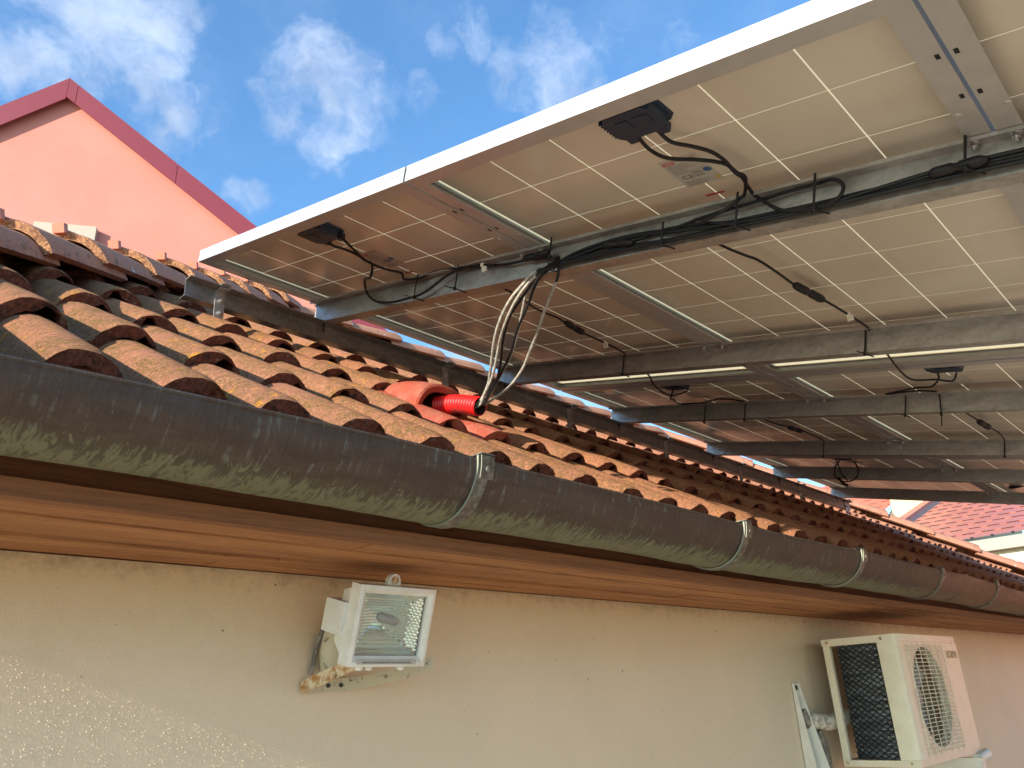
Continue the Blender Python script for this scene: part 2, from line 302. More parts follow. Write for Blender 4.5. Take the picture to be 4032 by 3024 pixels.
# ------------------------------------------------------------------ mesh helpers
class MB:
    def __init__(s): s.v = []; s.f = []; s.m = []; s.sm = []
    def add(s, vs, fs, mi=0, smooth=False):
        o = len(s.v); s.v += [Vector(v) for v in vs]; s.f += [[i + o for i in f] for f in fs]; s.m += [mi] * len(fs); s.sm += [smooth] * len(fs)
        return s
    def box(s, x0, x1, y0, y1, z0, z1, mi=0, fn=None):
        vs = [(x, y, z) for x in (x0, x1) for y in (y0, y1) for z in (z0, z1)]
        if fn: vs = [fn(*v) for v in vs]
        return s.add(vs, [(0, 1, 3, 2), (4, 6, 7, 5), (0, 4, 5, 1), (2, 3, 7, 6), (0, 2, 6, 4), (1, 5, 7, 3)], mi)
    def hull8(s, a, b, mi=0):          # two quads joined
        return s.add(list(a) + list(b), [(0, 3, 2, 1), (4, 5, 6, 7), (0, 1, 5, 4), (1, 2, 6, 5), (2, 3, 7, 6), (3, 0, 4, 7)], mi)
    def tube(s, pts, r, seg=8, mi=0, cap=True, up=None):
        pts = [Vector(p) for p in pts]; n = len(pts); vs = []; nrm_ = None
        for i, p in enumerate(pts):
            t = (pts[min(i + 1, n - 1)] - pts[max(i - 1, 0)]).normalized()
            if nrm_ is None:
                a = Vector((0, 0, 1)) if abs(t.z) < 0.9 else Vector((1, 0, 0)); nrm_ = (a - t * a.dot(t)).normalized()
            else: nrm_ = (nrm_ - t * nrm_.dot(t)).normalized()
            bi = t.cross(nrm_); rr = r[i] if isinstance(r, (list, tuple)) else r
            for j in range(seg):
                an = 2 * math.pi * j / seg; vs.append(p + (nrm_ * math.cos(an) + bi * math.sin(an)) * rr)
        fs = []
        for i in range(n - 1):
            for j in range(seg):
                a = i * seg + j; b = i * seg + (j + 1) % seg; fs.append((a, b, b + seg, a + seg))
        s.add(vs, fs, mi, True)
        if cap: s.add([vs[j] for j in range(seg)], [tuple(reversed(range(seg)))], mi); s.add([vs[(n - 1) * seg + j] for j in range(seg)], [tuple(range(seg))], mi)
        return s
    def extrude(s, prof, d, mi=0, smooth=False, close=True, flip=False):   # prof: 3-D points, d: vector
        n = len(prof); d = Vector(d); vs = [Vector(p) for p in prof] + [Vector(p) + d for p in prof]
        fs = [(i, (i + 1) % n, (i + 1) % n + n, i + n) for i in range(n if close else n - 1)]
        s.add(vs, fs, mi, smooth)
        if close: s.add(vs[:n], [tuple(reversed(range(n)))], mi); s.add(vs[n:], [tuple(range(n))], mi)
        return s
    def mesh(s, name, mats):
        me = bpy.data.meshes.new(name); me.from_pydata([tuple(v) for v in s.v], [], s.f)
        for m in (mats if isinstance(mats, (list, tuple)) else [mats]): me.materials.append(m)
        me.polygons.foreach_set('material_index', s.m); me.polygons.foreach_set('use_smooth', s.sm)
        bm = bmesh.new(); bm.from_mesh(me); bmesh.ops.remove_doubles(bm, verts=bm.verts, dist=0.00002); bmesh.ops.recalc_face_normals(bm, faces=bm.faces); bm.to_mesh(me); bm.free()
        me.set_sharp_from_angle(angle=R_(38)); me.update()
        return me
    def build(s, name, mats, parent=None, loc=None):
        """verts are given in the parent's frame (in world space for a thing with no parent)"""
        if parent is None:
            if loc is None:
                n = len(s.v); loc = Vector((sum(v.x for v in s.v) / n, sum(v.y for v in s.v) / n, min(v.z for v in s.v)))
            s.v = [v - Vector(loc) for v in s.v]
        me = s.mesh(name, mats); o = bpy.data.objects.new(name, me); COL.objects.link(o)
        if parent is not None: o.parent = parent
        else: o.location = loc
        return o
def tag(o, label=None, cat=None, group=None, kind=None):
    if label: o['label'] = label
    if cat: o['category'] = cat
    if group: o['group'] = group
    if kind: o['kind'] = kind
    return o
def empty(name, loc=(0, 0, 0), m3=None, parent=None):
    o = bpy.data.objects.new(name, None); COL.objects.link(o); o.empty_display_size = 0.05
    mw = (m3.to_4x4() if m3 else Matrix.Identity(4)); mw.translation = Vector(loc)
    if parent: o.parent = parent
    o.matrix_local = mw
    return o
def place(name, me, parent, loc, m3=None):
    o = bpy.data.objects.new(name, me); COL.objects.link(o); o.parent = parent
    mw = (m3.to_4x4() if m3 else Matrix.Identity(4)); mw.translation = Vector(loc); o.matrix_local = mw
    return o
def text(body, size, m, parent, loc, m3=None, sx=1.0, ext=0.0):
    cu = bpy.data.curves.new('lettering', 'FONT'); cu.body = body; cu.size = size; cu.align_x = 'CENTER'; cu.align_y = 'CENTER'; cu.extrude = ext; cu.resolution_u = 3
    cu.materials.append(m); o = bpy.data.objects.new('lettering', cu); COL.objects.link(o); o.parent = parent
    mw = (m3.to_4x4() if m3 else Matrix.Identity(4)); mw = mw @ Matrix.Diagonal((sx, 1, 1, 1)); mw.translation = Vector(loc)
    bpy.context.view_layer.update(); me = bpy.data.meshes.new_from_object(o); me.name = 'lettering'; bpy.data.objects.remove(o); bpy.data.curves.remove(cu)
    o = bpy.data.objects.new('lettering', me); COL.objects.link(o); o.parent = parent; o.matrix_local = mw; o['kind'] = 'stuff'
    return o
def smooth_path(pts, sub=5):
    P = [Vector(p) for p in pts]; out = []
    for i in range(len(P) - 1):
        a, b, c, d = P[max(i - 1, 0)], P[i], P[i + 1], P[min(i + 2, len(P) - 1)]
        for j in range(sub):
            t = j / sub; out.append(0.5 * ((2 * b) + (c - a) * t + (2 * a - 5 * b + 4 * c - d) * t * t + (3 * b - a - 3 * c + d) * t ** 3))
    out.append(P[-1]); return out

# ------------------------------------------------------------------ ground
g = MB(); g.add([(-400, -400, -1.6), (400, -400, -1.6), (400, 400, -1.6), (-400, 400, -1.6)], [(0, 1, 2, 3)])
tag(g.build('ground', M['ground'], loc=(0, 0, -1.6)), kind='structure')

# ------------------------------------------------------------------ tiled outbuilding
TH = R_(33.0); CT, ST = math.cos(TH), math.sin(TH)
EY, EZ = 1.048, 0.463; PITCH = 0.1538; EXPO = 0.337; OX = 0.168
WALL_Y = 1.47; SOF_Z = 0.267; RIDGE_Y = 3.7; HIPL = -1.6; HIPR = 9.7
def RP(x, u, h): return Vector((x, EY + u * CT - h * ST, EZ + u * ST + h * CT))
def crest_z(y): return EZ + (y - EY) * math.tan(TH)
ROOFM = Matrix(((1, 0, 0), (0, CT, -ST), (0, ST, CT)))
house = tag(empty('tiled_outbuilding', (0, 0, -1.6)), 'low cream rendered outbuilding with an orange clay tile roof and copper gutter', 'building')
H0 = Vector((0, 0, -1.6))
def hb(mb, name, mats, parent=None):
    mb.v = [v - H0 for v in mb.v]
    return mb.build(name, mats, parent or house)
# walls
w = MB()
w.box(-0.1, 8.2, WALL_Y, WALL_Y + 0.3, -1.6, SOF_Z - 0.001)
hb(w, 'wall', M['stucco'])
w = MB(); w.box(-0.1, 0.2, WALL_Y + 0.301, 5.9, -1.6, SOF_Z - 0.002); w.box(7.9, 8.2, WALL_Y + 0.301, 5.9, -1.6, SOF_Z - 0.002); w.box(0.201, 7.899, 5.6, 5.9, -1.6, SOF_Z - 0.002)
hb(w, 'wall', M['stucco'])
# coarse grains standing proud of the render, they catch the grazing sun
w = MB(); rg_ = random.Random(21); cnt = 0; gv, gf = [], []
while cnt < 52000:
    x, z = rg_.uniform(0.2, 2.6), rg_.uniform(-0.95, 0.24)
    dn = noise.noise((x * 7, z * 7, 1.3)) + 0.6 * noise.noise((x * 19, z * 19, 4.0))
    if dn < rg_.uniform(-0.8, 0.35): continue
    r_ = rg_.uniform(0.0006, 0.0017); hgt = r_ * rg_.uniform(0.35, 0.75); a0_ = rg_.uniform(0, 2); o_ = len(gv)
    for q in range(4): gv.append((x + r_ * math.cos(a0_ + q * 1.571) * rg_.uniform(0.7, 1.5), WALL_Y + 0.0002, z + r_ * math.sin(a0_ + q * 1.571) * rg_.uniform(0.7, 1.3)))
    gv.append((x + r_ * rg_.uniform(-0.3, 0.3), WALL_Y - hgt, z)); gf += [(o_ + q, o_ + (q + 1) % 4, o_ + 4) for q in range(4)]; cnt += 1
me_ = bpy.data.meshes.new('render_grain'); me_.from_pydata([(a_, b_, c_ + 1.6) for a_, b_, c_ in gv], [], gf); me_.materials.append(M['stucco']); me_.update()
o_ = bpy.data.objects.new('render_grain', me_); COL.objects.link(o_); o_.parent = house; o_['kind'] = 'stuff'
# soffit boards
edges = [1.112, 1.19, 1.266, 1.335, 1.402, WALL_Y]
for i in range(5):
    b = MB(); y0, y1 = edges[i] + 0.0055, edges[i + 1] - 0.0055
    dz = random.uniform(-0.002, 0.002); pr = [(-0.02, y0, SOF_Z + 0.002), (-0.02, y0 + 0.001, SOF_Z + dz), (-0.02, y1 - 0.001, SOF_Z + dz), (-0.02, y1, SOF_Z + 0.002), (-0.02, y1, SOF_Z + 0.018), (-0.02, y0, SOF_Z + 0.018)]
    cuts = [-0.02] + sorted(random.uniform(0.6, 2.2) + 2.6 * q for q in range(3)) + [8.5]
    for ca, cb_ in zip(cuts[:-1], cuts[1:]):
        b = MB(); dz2 = random.uniform(-0.0012, 0.0012); b.extrude([(ca + 0.0012, y_, z_ + dz2) for _, y_, z_ in pr], (cb_ - ca - 0.0024, 0, 0)); hb(b, 'soffit_board', M['wood'])
b = MB(); b.box(-0.02, 8.5, 1.112, WALL_Y, SOF_Z + 0.0185, SOF_Z + 0.022); hb(b, 'soffit_backing', M['wood_dark'])
b = MB(); b.box(-0.02, 8.5, 1.088, 1.111, SOF_Z - 0.004, 0.2865); hb(b, 'fascia_board', M['wood_dark'])
b = MB(); b.box(-0.45, 8.5, 1.135, 1.15, 0.2890, 0.385); hb(b, 'upper_fascia_board', M['wood_dark'])
# roof underlay (main slope and the other three slopes)
def slope(h):
    zc = lambda y: crest_z(y) - h
    c1 = (HIPL * -1 * 0 + EY - 1.6 + 0.0, EY, zc(EY)); xl = EY - 1.6; xr = HIPR - EY; yb = 2 * RIDGE_Y - EY
    A = (xl, EY, zc(EY)); B = (xr, EY, zc(EY)); C = (HIPR - RIDGE_Y, RIDGE_Y, zc(RIDGE_Y)); D = (RIDGE_Y - 1.6, RIDGE_Y, zc(RIDGE_Y)); E = (xl, yb, zc(EY)); F = (xr, yb, zc(EY))
    return A, B, C, D, E, F
A, B, C, D, E, F = slope(0.078)
b = MB(); b.add([A, B, C, D], [(0, 1, 2, 3)]); hb(b, 'roof_underlay', M['wood_dark'])
A, B, C, D, E, F = slope(0.03)
b = MB(); b.add([A, D, E], [(0, 1, 2)]); b.add([B, C, F], [(0, 1, 2)]); b.add([D, C, F, E], [(0, 1, 2, 3)]); hb(b, 'rear_roof_slope', M['tile'])

def tile_mesh(seed, eave=False):
    rnd = random.Random(seed); P = PITCH; xs = []; lo_ = rnd.uniform(-0.008, 0.022); chip_ = rnd.choice([0, 0, -0.02, 0.025, 0.03]); bite = [(rnd.uniform(-0.06, 0.2), rnd.uniform(0.004, 0.013), rnd.uniform(0.006, 0.016)) for _ in range(3)]
    x0, x1 = -0.088, P + 0.0605
    base = [x0, -0.072, -0.060]
    for c in (0.0, P):
        base += [c + t for t in (-0.057, -0.053, -0.047, -0.038, -0.026, -0.013, 0.0, 0.013, 0.026, 0.038, 0.047, 0.053, 0.057)]
    base += [0.068, P / 2, P - 0.068, x1]
    xs = sorted(set(round(v, 5) for v in base))
    def top(x):
        d = min(abs(x), abs(x - P)); return -0.047 + 0.047 * max(0.0, 1 - (d / 0.0575) ** 2) ** 0.62 - (0.002 if d > 0.06 else 0)
    def bot(x, jag):
        d = min(abs(x), abs(x - P)); v = -0.073 + 0.047 * max(0.0, 1 - (d / 0.041) ** 2) ** 0.62
        if x - P > lo_ and x - P < 0.050: v = max(v, top(x) - (0.008 + jag))
        if chip_ and abs(x - chip_) < 0.016: v = max(v, top(x) - (0.006 + jag))
        return v
    us = [0.0, 0.020, 0.14, 0.27, 0.405]
    m = MB(); nx = len(xs); vs = []; bs = []
    for iu, u in enumerate(us):
        for x in xs:
            jag = rnd.uniform(-0.002, 0.006) if iu < 2 else 0
            dr = -0.026 * u / EXPO; edge = (rnd.uniform(-0.0035, 0.0025) + sum(dp * math.exp(-((x - c_) / w_) ** 2) for c_, dp, w_ in bite) * (0.6 if seed != 77 else 0)) if iu == 0 else 0
            rnd_edge = -0.0035 if iu == 0 else 0
            wob = rnd.uniform(-0.0009, 0.0009)
            tz = top(x) + dr + rnd_edge + wob; bz = min(bot(x, jag) + dr, tz - 0.004)
            if x - P > 0.058: bz = tz - 0.006
            vs.append((x, u + edge, tz)); bs.append((x, u + edge * (0.4 if iu == 0 else 1) + (0.004 if iu == 0 else 0), bz))
    fs = []; nu = len(us)
    for i in range(nu - 1):
        for j in range(nx - 1):
            a = i * nx + j; fs.append((a, a + 1, a + nx + 1, a + nx))
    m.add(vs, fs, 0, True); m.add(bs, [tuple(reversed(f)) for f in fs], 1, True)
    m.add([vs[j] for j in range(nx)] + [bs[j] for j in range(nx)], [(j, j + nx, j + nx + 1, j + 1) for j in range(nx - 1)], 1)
    for j in (0, nx - 1):
        q = [vs[i * nx + j] for i in range(nu)] + [bs[i * nx + j] for i in range(nu)]
        m.add(q, [(i, i + nu, i + nu + 1, i + 1) for i in range(nu - 1)], 0)
    if eave:
        for c in (0.0, P):
            pts = []
            for t in (-0.044, -0.036, -0.024, -0.01, 0.004, 0.018, 0.03, 0.044):
                pts.append((c + t, 0.010 + rnd.uniform(-0.004, 0.004), bot(c + t, 0.0) + 0.002))
            low = [(c + t, 0.012 + rnd.uniform(-0.003, 0.003), -0.075) for t in (0.044, 0.018, -0.01, -0.044)]
            ctr = (c, 0.004 + rnd.uniform(0, 0.006), -0.042); ring = pts + low
            m.add(ring + [ctr], [(i, (i + 1) % len(ring), len(ring)) for i in range(len(ring))], 1, True)
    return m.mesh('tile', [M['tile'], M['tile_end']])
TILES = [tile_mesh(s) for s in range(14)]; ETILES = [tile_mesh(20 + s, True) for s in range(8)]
RED = None
def red_tile_mesh():
    me = tile_mesh(77).copy(); me.materials.clear(); me.materials.append(M['red_tile']); me.materials.append(M['red_tile']); return me
rr = random.Random(5); nt_ = 0
for r in range(0, 10):
    u0 = r * EXPO; ym = EY + (u0 + 0.17) * CT
    for k in range(-3, 32):
        c = 2 * k - 1; xc = OX + c * PITCH; mid = xc + PITCH / 2
        if mid < ym - 1.6 - 0.10 or mid > HIPR - ym + 0.10: continue
        if r == 1 and c == 7: continue
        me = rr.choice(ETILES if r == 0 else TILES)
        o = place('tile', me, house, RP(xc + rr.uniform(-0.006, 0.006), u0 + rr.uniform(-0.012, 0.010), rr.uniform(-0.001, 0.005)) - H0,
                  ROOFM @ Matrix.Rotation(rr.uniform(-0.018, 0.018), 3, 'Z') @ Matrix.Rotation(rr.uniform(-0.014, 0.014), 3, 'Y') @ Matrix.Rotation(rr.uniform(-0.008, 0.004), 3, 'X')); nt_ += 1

# red ventilation tile with a hood, the corrugated duct comes out of it
VX = OX + 7 * PITCH
vt = tag(empty('ventilation_tile', RP(VX, EXPO, 0.001), ROOFM), 'red painted vent tile with a hooded opening, among the orange tiles below the rail', 'roof vent')
RED = red_tile_mesh(); place('tile_base', RED, vt, (0, 0, 0))
def hood():
    m = MB(); n = 17; rings = []
    cx = 0.072
    for (u, hw, ht, drop) in ((0.172, 0.090, 0.047, 0.0), (0.177, 0.095, 0.052, 0.0), (0.20, 0.094, 0.049, 0), (0.25, 0.090, 0.040, 0), (0.30, 0.082, 0.027, 0), (0.345, 0.074, 0.008, 0), (0.37, 0.07, -0.01, 0)):
        ring = []
        for j in range(n):
            t = math.pi * j / (n - 1); cs, sn = math.cos(t), math.sin(t)
            x = cx - hw * math.copysign(abs(cs) ** 0.8, cs); z = -0.052 + (ht + 0.052) * sn ** 0.75 - 0.012 * (u - 0.172)
            du = -0.032 * (1 - sn) if u < 0.19 else -0.02 * (1 - sn) * max(0, (0.3 - u) / 0.1) * 0.3
            ring.append((x, u + du, z))
        rings.append(ring)
    inner = [(cx + (x - cx) * 0.83, u + 0.004, -0.052 + (z + 0.052) * 0.83) for (x, u, z) in rings[0]]
    inner2 = [(cx + (x - cx) * 0.80, 0.30, -0.052 + (z + 0.052) * 0.72) for (x, u, z) in rings[0]]
    allr = [inner2, inner] + rings; vs = [p for r_ in allr for p in r_]; fs = []
    for i in range(len(allr) - 1):
        for j in range(n - 1): a = i * n + j; fs.append((a, a + 1, a + n + 1, a + n))
    m.add(vs, fs, 0, True); return m
hood().build('hood', M['red_tile'], vt)

def corrugated(p0, p1, r, pitch, name, parentless=True):
    p0, p1 = Vector(p0), Vector(p1); L = (p1 - p0).length; n = int(L / pitch * 8); pts = []; rs = []
    for i in range(n + 1):
        t = i / n; pts.append(p0.lerp(p1, t) + Vector((0, 0, 0.006 * math.sin(math.pi * t)))); ph = (t * L / pitch) % 1.0
        rs.append(r - 0.0035 * (0.5 + 0.5 * math.cos(2 * math.pi * ph)) ** 2)
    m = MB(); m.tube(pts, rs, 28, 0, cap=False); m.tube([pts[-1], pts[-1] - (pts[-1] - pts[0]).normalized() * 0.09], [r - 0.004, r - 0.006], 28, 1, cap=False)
    return m
duct = corrugated((1.330, 1.500, 0.748), (1.345, 1.352, 0.706), 0.0255, 0.0095, 'duct')
tag(duct.build('corrugated_duct', [M['conduit'], M['dark_inside']]), 'bright red corrugated plastic duct sticking out of the vent tile hood', 'duct')

# ridge and hip caps
def cap_mesh(seed, L=0.44, r0=0.112, r1=0.092):
    rnd = random.Random(seed); n = 15; m = MB(); secs = [0, 0.012, L * 0.35, L * 0.7, L]; outer = []; inner = []
    for i, s in enumerate(secs):
        R = r0 + (r1 - r0) * s / L; o_, i_ = [], []
        for j in range(n):
            t = math.pi * (0.06 + 0.88 * j / (n - 1)); k = 0 if i else rnd.uniform(-0.006, 0.004)
            q = R + rnd.uniform(-0.001, 0.001) - (0.003 if i == 0 else 0)
            o_.append((q * math.cos(t) * 1.12, s + k, q * math.sin(t) - r0)); i_.append(((q - 0.020) * math.cos(t) * 1.12, s + k * 0.6, (q - 0.020) * math.sin(t) - r0))
        outer += o_; inner += i_
    ns = len(secs); fs = [(i * n + j, i * n + j + 1, (i + 1) * n + j + 1, (i + 1) * n + j) for i in range(ns - 1) for j in range(n - 1)]
    m.add(outer, fs, 0, True); m.add(inner, [tuple(reversed(f)) for f in fs], 1, True)
    m.add(outer[:n] + inner[:n], [(j, j + n, j + n + 1, j + 1) for j in range(n - 1)], 1)
    for j in (0, n - 1): m.add([outer[i * n + j] for i in range(ns)] + [inner[i * n + j] for i in range(ns)], [(i, i + ns, i + ns + 1, i + 1) for i in range(ns - 1)], 0)
    return m.mesh('ridge_tile', [M['cap'], M['cap_end']])
CAPS = [cap_mesh(s) for s in range(4)]; RCAPS = []
for s in range(3):
    q_ = CAPS[s].copy(); q_.materials[0] = M['ridge']; q_.materials[1] = M['ridge']; RCAPS.append(q_)
clip_me = MB().box(-0.016, 0.016, -0.016, 0.004, -0.006, 0.020).box(-0.016, 0.016, 0.004, 0.05, 0.0, 0.004).mesh('ridge_clip', M['orange_roof'])
def frame_from(d):
    y = Vector(d).normalized(); x = y.cross(Vector((0, 0, 1))).normalized(); z = x.cross(y); return Matrix((x, y, z)).transposed()
def put_cap(p, d, clip=True, sets=None):
    fm = frame_from(d) @ Matrix.Rotation(rr.uniform(-0.03, 0.03), 3, 'Y') @ Matrix.Rotation(rr.uniform(0.015, 0.035), 3, 'X').inverted()
    o = place('ridge_tile', rr.choice(sets or CAPS), house, Vector(p) - H0, fm)
    if clip: place('ridge_clip', clip_me, o, (rr.uniform(-0.01, 0.0), 0.0, 0.0))
HX = [-0.38, -0.13, 0.115, 0.351, 0.528, 0.743, 0.977, 1.187, 1.393, 1.632, 1.849]
HH = [0.09, 0.09, 0.088, 0.080, 0.088, 0.086, 0.093, 0.092, 0.096, 0.098, 0.105]
for i, x in enumerate(HX):
    y = x + 1.6; z = crest_z(y) + HH[i]
    nx = HX[i + 1] if i + 1 < len(HX) else x + 0.25
    dz = (crest_z(nx + 1.6) - crest_z(y))
    put_cap((x, y, z), (nx - x, nx - x, dz * 0.94), True)
x = 2.07
while x < 6.0:
    put_cap((x + 0.44, RIDGE_Y, 2.238 + rr.uniform(-0.006, 0.006)), (-1, 0, -0.02), False, RCAPS); x += 0.372
RX = [8.9, 8.65, 8.40, 8.13, 7.86, 7.60, 7.34, 7.08, 6.82, 6.56, 6.30]
for x in RX:
    y = HIPR - x; z = crest_z(y) + 0.095
    put_cap((x, y, z), (-1, 1, math.tan(TH)), False)
# mortar and foil flashing under the right hip caps
m = MB(); pts = []
for i in range(40):
    t = i / 39; x = 6.1 + 2.7 * t; y = HIPR - x - 0.10; pts.append(Vector((x, y, crest_z(y) + 0.018 + 0.008 * noise.noise((x * 9, 0, 0)))))
for i in range(39):
    a, b_ = pts[i], pts[i + 1]
    if i % 9 in (0, 1, 2): m.add([a, b_, b_ + Vector((0.03, 0.05, 0.035)), a + Vector((0.03, 0.05, 0.035))], [(0, 1, 2, 3)], 0)
hb(m, 'foil_flashing', M['foil'])
# ------------------------------------------------------------------ gutter
GY, GZ, GR = 1.020, 0.388, 0.096
gut = tag(empty('roof_gutter', (0, GY, GZ - GR)), 'half round aged copper gutter with dark streaks and green patina under the tiles', 'gutter')
g0 = Vector((0, GY, GZ - GR))
def sag(x): return 0.0035 * math.sin(x * 2.1 + 0.4) + 0.002 * math.sin(x * 5.3)
def lip(x): return -0.016 * max(0.0, min(1.0, (0.75 - x) / 0.6)) - 0.008 * max(0.0, min(1.0, (x - 3.4) / 1.4)) - 0.002
def trough():
    m = MB(); na = 26; xs = [-0.5 + 9.0 * i / 180 for i in range(181)]; o_, i_ = [], []
    for x in xs:
        for j in range(na):
            a = math.pi * (1.0 + j / (na - 1)); d = 0.0022 * noise.noise((x * 5, a * 1.5, 0)) + 0.0012 * noise.noise((x * 17, a * 3, 5))
            R = GR + d; o_.append((x, GY + R * math.cos(a), GZ + R * math.sin(a) + sag(x) + lip(x) * (1 + math.sin(a)))); R -= 0.003; i_.append((x, GY + R * math.cos(a), GZ + R * math.sin(a) + sag(x) + lip(x) * (1 + math.sin(a))))
    fs = [(i * na + j, i * na + j + 1, (i + 1) * na + j + 1, (i + 1) * na + j) for i in range(180) for j in range(na - 1)]
    m.add(o_, fs, 0, True); m.add(i_, [tuple(reversed(f)) for f in fs], 0, True)
    m.tube([(x, GY - GR + 0.002, GZ - 0.0035 + lip(x) + sag(x)) for x in xs], 0.0036, 8, 0)
    m.v = [v - g0 for v in m.v]; return m
trough().build('trough', M['gutter'], gut)
def strap_arc(x, w, R, th, a0, a1, na=18):
    m = MB(); prof = []
    for j in range(na): a = math.pi + (a0 + (a1 - a0) * j / (na - 1)); prof.append((x, GY + (R + th) * math.cos(a), GZ + (R + th) * math.sin(a)))
    for j in reversed(range(na)): a = math.pi + (a0 + (a1 - a0) * j / (na - 1)); prof.append((x, GY + R * math.cos(a), GZ + R * math.sin(a)))
    n = len(prof); vs = prof + [(x + w, p[1], p[2]) for p in prof]; h = n // 2
    m.add(vs, [(i, (i + 1) % n, (i + 1) % n + n, i + n) for i in range(n)], 0, True)
    m.add(vs[:n], [(j, j + 1, n - 2 - j, n - 1 - j) for j in range(h - 1)], 1); m.add(vs[n:], [(j, n - 1 - j, n - 2 - j, j + 1) for j in range(h - 1)], 0)
    return m
def gutter_bracket(x, pale):
    s = sag(x); m = strap_arc(x, 0.026, GR + 0.0015, 0.0045, -0.02, math.pi * 0.97)
    m.v = [v + Vector((0, 0, s)) - g0 for v in m.v]
    br = m.build('gutter_bracket', [M['strap'], M['strap_edge'] if pale else M['strap']], gut)
    t = MB(); t.v = []
    arc = strap_arc(x + 0.006, 0.030, GR + 0.0062, 0.0018, -0.03, 0.36, 7); arc.v = [v + Vector((0, 0, s)) - g0 for v in arc.v]
    arc.box(x + 0.006, x + 0.036, GY - GR - 0.008, GY - GR + 0.022, GZ + 0.0055 + s, GZ + 0.0075 + s, 0, lambda a, b_, c: Vector((a, b_, c)) - g0)
    arc.build('bracket_tab', [M['strap'], M['strap_edge'] if pale else M['strap']], br)
    a = math.pi + 0.20; c = Vector((x + 0.022, GY + (GR + 0.008) * math.cos(a), GZ + (GR + 0.008) * math.sin(a) + s)) - g0; d = Vector((0, math.cos(a), math.sin(a)))
    rv = MB(); rv.tube([c, c + d * 0.002, c + d * 0.0028], [0.0062, 0.0058, 0.003], 14); rv.build('rivet', M['strap'], br)
for x, pale in ((0.0, 1), (0.905, 1), (1.822, 1), (2.575, 1), (3.355, 0), (4.13, 0), (4.9, 0), (5.7, 0), (6.5, 0)): gutter_bracket(x, pale)
for x in (3.66,):
    m = strap_arc(x, 0.05, GR + 0.0008, 0.0016, 0.0, math.pi); m.v = [v - g0 + Vector((0, 0, sag(x))) for v in m.v]; m.build('joint_sleeve', [M['gutter'], M['gutter']], gut)

# ------------------------------------------------------------------ solar canopy
AO = Vector((0.910567, 2.016263, 1.280868)); AP = Vector((0, -0.971022, -0.238991)); AN = Vector((0, 0.238991, -0.971022))
AM = Matrix(((1, 0, 0), AP, AN)).transposed()
def PF(X, P, n): return Vector((X, AO.y, AO.z)) + AP * P + AN * n
CELL = 0.158; PW_, PL = 0.9875, 1.652; PP = 0.9935
FB = 0.030
def panel_frame():
    m = MB(); x0, x1, p0, p1 = -0.036, -0.036 + PL, -0.0215, -0.0215 + PW_
    t = 0.002; fl = 0.036
    # walls, the short front wall has three flats with two fine grooves between
    m.box(x0 + 0.001, x0 + 0.003, p0, p1, -0.006, FB - 0.0021)
    for a, b_ in ((-0.006, 0.0035), (0.0045, 0.0095), (0.0105, FB - 0.0022)): m.box(x0, x0 + 0.00095, p0, p1, a, b_)
    m.box(x1 - t, x1, p0, p1, -0.006, FB - 0.0021)
    m.box(x0 + 0.0031, x1 - t - 0.0001, p0, p0 + t, -0.006, FB - 0.0021); m.box(x0 + 0.0031, x1 - t - 0.0001, p1 - t, p1, -0.006, FB - 0.0021)
    # bottom flanges
    m.box(x0, x0 + fl, p0, p1, FB - 0.002, FB); m.box(x1 - fl, x1, p0, p1, FB - 0.002, FB)
    m.box(x0 + fl + 0.0001, x1 - fl - 0.0001, p0, p0 + fl, FB - 0.002, FB); m.box(x0 + fl + 0.0001, x1 - fl - 0.0001, p1 - fl, p1, FB - 0.002, FB)
    # lip over the glass
    m.box(x0 + 0.0035, x0 + 0.024, p0, p1, -0.0075, -0.0062); m.box(x1 - 0.016, x1, p0, p1, -0.0075, -0.0062); m.box(x0 + 0.0245, x1 - 0.0165, p0, p0 + 0.015, -0.0075, -0.0062); m.box(x0 + 0.0245, x1 - 0.0165, p1 - 0.015, p1, -0.0075, -0.0062)
    # seat under the glass
    m.box(x0 + 0.0035, x0 + 0.012, p0 + t, p1 - t, 0.0015, 0.003); m.box(x1 - 0.012, x1 - 0.0025, p0 + t, p1 - t, 0.0015, 0.003)
    m.box(x0 + 0.0125, x1 - 0.0125, p0 + 0.0025, p0 + 0.008, 0.0015, 0.003); m.box(x0 + 0.0125, x1 - 0.0125, p1 - 0.008, p1 - 0.0025, 0.0015, 0.003)
    return m.mesh('panel_frame', M['alu'])
def hole_mesh(): return MB().box(-0.006, 0.006, -0.003, 0.003, FB, FB + 0.0004).mesh('drain_slot', M['black'])
def plug_mesh():
    m = MB(); m.tube([(0, 0, FB), (0, 0, FB + 0.0015)], [0.006, 0.005], 12); return m.mesh('frame_plug', M['alu'])
FRAME = panel_frame(); SHEET = MB().box(-0.032, PL - 0.040, -0.018, PW_ - 0.0255, -0.0012, 0.0).mesh('backsheet', M['sheet'])
CELLM = MB().box(0.0011, CELL - 0.0011, 0.0015, CELL - 0.0015, -0.0015, 0.0004).mesh('solar_cell', M['cell'])
CELLM.materials[0] = M['cell']; HOLE = hole_mesh(); PLUG = plug_mesh()
